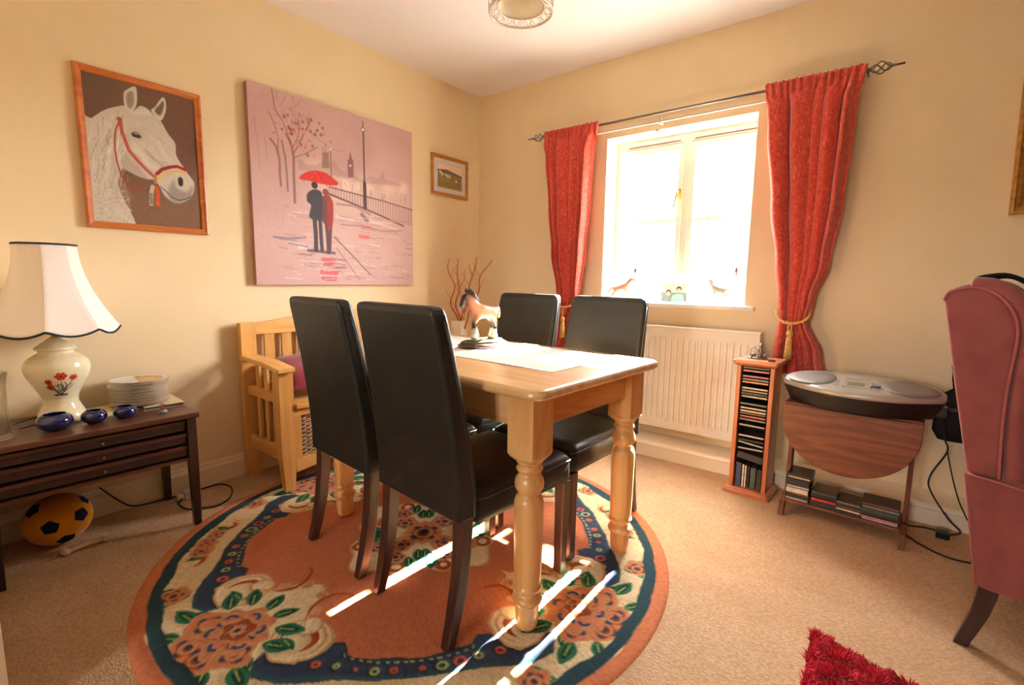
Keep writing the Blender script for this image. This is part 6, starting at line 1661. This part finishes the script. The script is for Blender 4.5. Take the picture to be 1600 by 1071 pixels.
for k, dz in ((0.992, -0.020), (1.0, -0.012), (1.0, -0.006), (0.985, 0.0), (0.93, 0.005), (0.5, 0.008)):
    rings.append([(x, y, ztop(y) + dz - (abs(x) / 0.292) ** 2 * 0.012) for x, y in plan(k)])
rings.insert(0, [(x, y, 0.0722) for x, y in plan(0.985)])
lid = MB().loft(rings, True, True).build('silver_lid', SILVP, rb)
def topz(x, y): return ztop(y) + 0.0068 - (abs(x) / 0.292) ** 2 * 0.012
for s_ in (-1, 1):
    rings = []
    for sc_, dz in ((1.0, 0.0), (0.97, 0.0035), (0.6, 0.0045)):
        r_ = []
        for i in range(40):
            a = 2 * PI * i / 40; x = s_ * 0.178 + 0.096 * sc_ * math.copysign(abs(math.cos(a)) ** 0.75, math.cos(a)); 
            yw = 0.094 - 0.034 * max(0, (s_ * x - 0.178) / 0.09)
            y = -0.024 + yw * sc_ * math.copysign(abs(math.sin(a)) ** 0.8, math.sin(a)); r_.append((x, y, topz(x, y) + dz))
        rings.append(r_)
    MB().loft(rings, True, True).build('speaker', GRILL, rb)
def slab(x0, x1, y0, y1, th, n=8):
    return [[(x, y, topz(x, y) + th) for x, y in ((x0, y0), (x1, y0), (x1, y1), (x0, y1))]]
def pad(x0, x1, y0, y1, t0, t1):
    m = MB(); m.loft([[(x, y, topz(x, y) + t0) for x, y in ((x0, y0), (x1, y0), (x1, y1), (x0, y1))], [(x, y, topz(x, y) + t1) for x, y in ((x0, y0), (x1, y0), (x1, y1), (x0, y1))]], True, True, smooth=False); return m
pad(-0.052, 0.050, -0.110, -0.010, -0.001, 0.003).build('display_panel', SILVP, rb, bevel=0.002)
pad(-0.036, 0.026, -0.086, -0.046, 0.003, 0.0042).build('display', mat('lcd_screen', rgb(120, 112, 92), 0.2), rb)
MB().lathe([(0.019, 0), (0.019, 0.006), (0.015, 0.008)], (0.062, -0.062, topz(0.06, -0.06)), 24).build('dial', mat('blue_dial', rgb(86, 100, 130), 0.3), rb)
for k, (x, y) in enumerate([(-0.075, -0.09), (-0.075, -0.065), (-0.075, -0.04), (0.062, -0.100), (0.03, 0.02), (0.05, 0.02)] ):
    pad(x - 0.009, x + 0.009, y - 0.006, y + 0.006, 0.0, 0.0025).build('button', SILVP, rb)
for x in (-0.05, -0.035, -0.02, -0.005, 0.01): pad(x - 0.005, x + 0.005, 0.012, 0.022, 0.0, 0.003).build('button', SILVP, rb)
MB().tube(smooth_path([(-0.20, 0.095, 0.098), (-0.10, 0.108, 0.128), (0.0, 0.112, 0.132), (0.10, 0.108, 0.128), (0.20, 0.095, 0.098)]), 0.006, 8).build('handle', SILVP, rb)
MB().box(0.262, 0.300, -0.010, 0.045, 0.012, 0.055).build('side_socket', BLKP, rb, bevel=0.004)

# black bag, leads
bgm = mat('black_nylon', rgb(24, 22, 24), 0.7, 0.3, bump=0.4, bscale=120)
bg_ = thing('black_bag', 'small black zipped bag hanging on the wall behind the armchair', 'bag', (3.03, -0.07, 0.72))
rings = []
for z, w_, d_, dx in ((-0.345, 0.055, 0.03, 0.02), (-0.340, 0.075, 0.045, 0.015), (-0.30, 0.082, 0.06, 0.0), (-0.22, 0.080, 0.062, 0.0), (-0.16, 0.072, 0.055, 0.0), (-0.12, 0.052, 0.04, 0.0), (-0.10, 0.03, 0.02, 0.0)):
    rings.append([(dx + x, y - 0.005, z) for x, y in rrect(2 * w_, d_, 0.012, 4)])
MB().loft(rings, True, True).build('body', bgm, bg_)
MB().tube([(-0.02, -0.008, -0.11), (-0.03, 0.0, -0.05), (-0.035, 0.02, 0.0), (-0.020, 0.01, -0.06), (0.01, -0.008, -0.11)], 0.005, 6).build('strap', bgm, bg_)
MB().tube([(-0.035, 0.069, 0.004), (-0.035, 0.03, 0.0), (-0.035, 0.014, 0.002), (-0.035, 0.010, 0.012)], 0.003, 6).build('hook', IRON, bg_)
MB().box(-0.035, -0.005, -0.0385, -0.033, -0.20, -0.185).build('badge', mat('grey_badge', rgb(90, 80, 72), 0.5), bg_)
lead = thing('power_lead', 'black mains lead with plug lying on the carpet behind the armchair', 'lead', (3.01, -0.32, 0))
P0 = Vector((3.01, -0.32, 0))
def L2(pts, r, name='cable'):
    q = [p - P0 for p in smooth_path(pts)]
    q = [(p.x, p.y, max(p.z, r + 0.0005)) for p in q]
    return MB().tube(q, r, 6).build(name, CABLE, lead)
L2([(2.86, -0.275, 0.02), (2.90, -0.285, 0.004), (2.96, -0.262, 0.004), (3.0, -0.29, 0.012)], 0.0035)
L2([(2.965, -0.23, 0.545), (2.985, -0.222, 0.42), (3.0, -0.22, 0.36), (2.955, -0.222, 0.24), (2.96, -0.225, 0.17), (3.03, -0.235, 0.06), (3.075, -0.24, 0.015), (3.05, -0.27, 0.006), (3.02, -0.30, 0.010)], 0.0035)
L2([(3.0, -0.22, 0.36), (3.03, -0.222, 0.24), (3.07, -0.222, 0.12), (3.13, -0.23, 0.02), (3.2, -0.24, 0.004)], 0.003)
L2([(2.87, -0.38, 0.004), (2.93, -0.46, 0.004), (3.0, -0.515, 0.004), (3.07, -0.52, 0.004), (3.16, -0.48, 0.004)], 0.0035)
m = MB().box(-0.022, 0.024, -0.022, 0.02, 0.001, 0.03); m.box(-0.012, -0.006, -0.036, -0.022, 0.012, 0.018); m.box(0.008, 0.014, -0.036, -0.022, 0.012, 0.018)
m.build('plug', BLKP, lead, bevel=0.004)

# ------------------------------------------------------------------ wing armchair (only its back half is in view)
PINKV = mat('dusky_pink_velvet', rgb(150, 84, 80), 0.9, 0.15, color2=rgb(136, 74, 71), nscale=14, sheen=0.25, bump=0.25, bscale=120)
PIPE = mat('pink_piping', rgb(176, 98, 94), 0.85, 0.2)
ac = thing('wing_armchair', 'dusky pink wing armchair with dark curved legs at the right edge', 'armchair', (3.0, -1.15, 0), math.radians(-8.5))
def off(pts): return pts
W_ = 0.72      # width along +y
wing = [(-0.132, 1.047), (-0.125, 1.070), (-0.108, 1.080), (-0.075, 1.088), (-0.035, 1.078), (0.000, 1.045), (0.024, 0.995), (0.030, 0.935), (0.025, 0.82), (0.026, 0.70), (0.034, 0.545), (-0.034, 0.545), (-0.085, 0.80)]
roll = [(-0.080, 1.096), (-0.030, 1.090), (0.012, 1.062), (0.042, 1.01), (0.052, 0.94), (0.050, 0.82), (0.052, 0.70), (0.064, 0.540)]
for y0, sg in ((0.0, 1), (W_, -1)):
    pn = MB().prism(wing, 1, y0, y0 + sg * 0.05)
    po = pn.build('wing', PINKV, ac, bevel=0.010, seg=3)
    MB().tube([(p.x, y0 + sg * 0.001, p.z) for p in smooth_path([(x, 0, z) for x, z in wing[:11]], 5)], 0.0042, 7).build('piping', PIPE, po)
    MB().tube([(p.x, y0 + sg * 0.018, p.z) for p in smooth_path([(x, 0, z) for x, z in roll], 5)], [0.008] + [0.022] * 33 + [0.024, 0.024], 12).build('wing_roll', PINKV, po)
# back cushion between the wings
bp = [(-0.130, 1.050), (-0.120, 1.085), (-0.080, 1.100), (-0.02, 1.085), (0.010, 1.03), (0.03, 0.80), (0.06, 0.50), (0.06, 0.46), (0.0, 0.46), (-0.034, 0.545), (-0.085, 0.80)]
MB().prism(bp, 1, 0.052, W_ - 0.052).build('back', PINKV, ac, bevel=0.015, seg=3)
# lower body
low = [(-0.036, 0.543), (0.036, 0.540), (0.10, 0.555), (0.60, 0.560), (0.68, 0.54), (0.70, 0.50), (0.69, 0.205), (0.040, 0.208), (0.018, 0.212)]
for y0, sg in ((-0.004, 1), (W_ + 0.004, -1)):
    a_ = MB().prism(low, 1, y0, y0 + sg * 0.13).build('arm', PINKV, ac, bevel=0.012, seg=3)
    MB().tube([(-0.037, y0 - sg * 0.001, 0.544), (0.03, y0 - sg * 0.001, 0.538), (0.10, y0 - sg * 0.001, 0.528), (0.3, y0 - sg * 0.001, 0.53)], 0.0035, 6).tube([(-0.036, y0 + sg * 0.001, 0.543), (0.018, y0 + sg * 0.001, 0.212)], 0.0035, 6).build('piping', PIPE, a_)
MB().box(0.02, 0.66, 0.13, W_ - 0.13, 0.215, 0.36).build('seat_frame', PINKV, ac, bevel=0.01)
MB().prism([(-0.034, 0.54), (0.02, 0.215), (0.05, 0.215), (0.0, 0.54)], 1, 0.127, W_ - 0.127).build('rear_panel', PINKV, ac)
MB().box(0.07, 0.70, 0.135, W_ - 0.135, 0.36, 0.47).build('seat_cushion', PINKV, ac, bevel=0.03, seg=4)
for y in (0.035, W_ - 0.035):
    rings = []
    for z, cx, w_ in ((0.0, 0.004, 0.034), (0.05, 0.018, 0.036), (0.12, 0.036, 0.040), (0.18, 0.045, 0.044), (0.215, 0.048, 0.046)):
        h = w_ / 2; rings.append([(cx - h, y - h, z), (cx + h, y - h, z), (cx + h, y + h, z), (cx - h, y + h, z)])
    MB().loft(rings, True, True, smooth=False).build('leg', MAHOGD, ac, bevel=0.003)
    MB().lathe([(0.016, 0), (0.022, 0.03), (0.028, 0.10), (0.026, 0.206)], (0.64, y, 0), 16).build('leg', MAHOGD, ac)
# throw and dark jacket on the chair
thr = mat('striped_throw', rgb(190, 170, 120), 0.9, 0.1, bump=0.4, bscale=120)
nt = thr.node_tree; N = nt.nodes; L = nt.links; b_ = N['Principled BSDF']
tc = N.new('ShaderNodeTexCoord'); wv_ = N.new('ShaderNodeTexWave'); wv_.bands_direction = 'Z'; wv_.inputs['Scale'].default_value = 5; wv_.inputs['Distortion'].default_value = 3; wv_.inputs['Detail'].default_value = 3
L.new(tc.outputs['Object'], wv_.inputs['Vector']); rp = N.new('ShaderNodeValToRGB'); rp.color_ramp.elements[0].position = 0.3; rp.color_ramp.elements[1].position = 0.6
rp.color_ramp.elements[0].color = (*rgb(92, 60, 40), 1); rp.color_ramp.elements[1].color = (*rgb(196, 178, 130), 1); L.new(wv_.outputs['Fac'], rp.inputs[0]); L.new(rp.outputs[0], b_.inputs['Base Color'])
cushion((3.275, -0.80, 0.655), (0.36, 0.42, 0.15), (0, math.radians(68), math.radians(-8.5)), 'tan and brown striped cushion inside the pink armchair', None, thr)
m = MB(); rings = []
cp = [(-0.075, 1.112), (-0.050, 1.120), (-0.005, 1.122), (0.045, 1.090), (0.078, 1.02), (0.090, 0.93), (0.092, 0.80)]
for y in np.linspace(0.055, 0.46, 13):
    rings.append([(p.x + 0.003 * math.sin(y * 60 + p.z * 20), y, p.z + 0.003 * math.sin(y * 45)) for p in smooth_path([(x, 0, z) for x, z in cp], 4)])
jk = m.loft(rings, False, False).build('folded_jacket', mat('black_cloth', rgb(30, 30, 34), 0.9, 0.2, bump=0.4, bscale=100), None, solid=0.008, loc=(3.0, -1.15, 0)); jk.rotation_euler = (0, 0, math.radians(-8.5))
tag(jk, 'black cloth draped over the top of the pink armchair', 'cloth')

# ------------------------------------------------------------------ red shaggy rug, lower right
sr = thing('shaggy_rug', 'crimson long pile shaggy rug at the lower right on beige carpet', 'rug', (2.645, -1.375, 0.0005))
d1 = Vector((0.02, -1.0, 0)).normalized(); d2 = Vector((0.955, -0.295, 0)).normalized()
RL, RW = 0.75, 0.55
c4 = [Vector((0, 0, 0)), d1 * RL, d1 * RL + d2 * RW, d2 * RW]
m = MB(); m.prism([(c.x, c.y) for c in c4], 2, 0, 0.010)
RED = mat('crimson_pile', rgb(216, 12, 50), 0.6, 0.3, color2=rgb(150, 4, 26), nscale=18, sheen=0.2)
m.build('backing', RED, sr)
rs = np.random.RandomState(3); n = 30000
u = rs.rand(n) ** 1.25 * RL; w3 = rs.rand(n) * RW
base = np.outer(u, d1) + np.outer(w3, d2); base[:, 2] = 0.008
cl1 = 0.5 * np.sin(base[:, 0] * 75 + 1.3 * np.sin(base[:, 1] * 60)); cl2 = 0.5 * np.cos(base[:, 1] * 83 + 1.7 * np.sin(base[:, 0] * 51))
dirv = np.stack([cl1 + rs.randn(n) * 0.4, cl2 + rs.randn(n) * 0.4, 1.0 + 0.3 * rs.rand(n)], 1); dirv /= np.linalg.norm(dirv, axis=1)[:, None]
ln = (0.020 + 0.010 * rs.rand(n))[:, None]
side = np.stack([rs.randn(n), rs.randn(n), np.zeros(n)], 1); side /= np.linalg.norm(side, axis=1)[:, None]; side *= 0.0019
bend = np.stack([cl1, cl2, -0.35 * np.ones(n)], 1) * 0.010
p0, p1 = base - side, base + side; q0, q1 = base + dirv * ln * 0.55 - side * 0.9, base + dirv * ln * 0.55 + side * 0.9; tp = base + dirv * ln + bend
V_ = np.stack([p0, p1, q1, q0, tp], 1).reshape(-1, 3); k5 = (np.arange(n) * 5)
F4 = np.stack([k5, k5 + 1, k5 + 2, k5 + 3], 1).tolist(); F3 = np.stack([k5 + 3, k5 + 2, k5 + 4], 1).tolist()
me = bpy.data.meshes.new('pile'); me.from_pydata(V_.tolist(), [], F4 + F3); me.materials.append(RED)
o = bpy.data.objects.new('pile', me); COL.objects.link(o); o.parent = sr; o['kind'] = 'stuff'
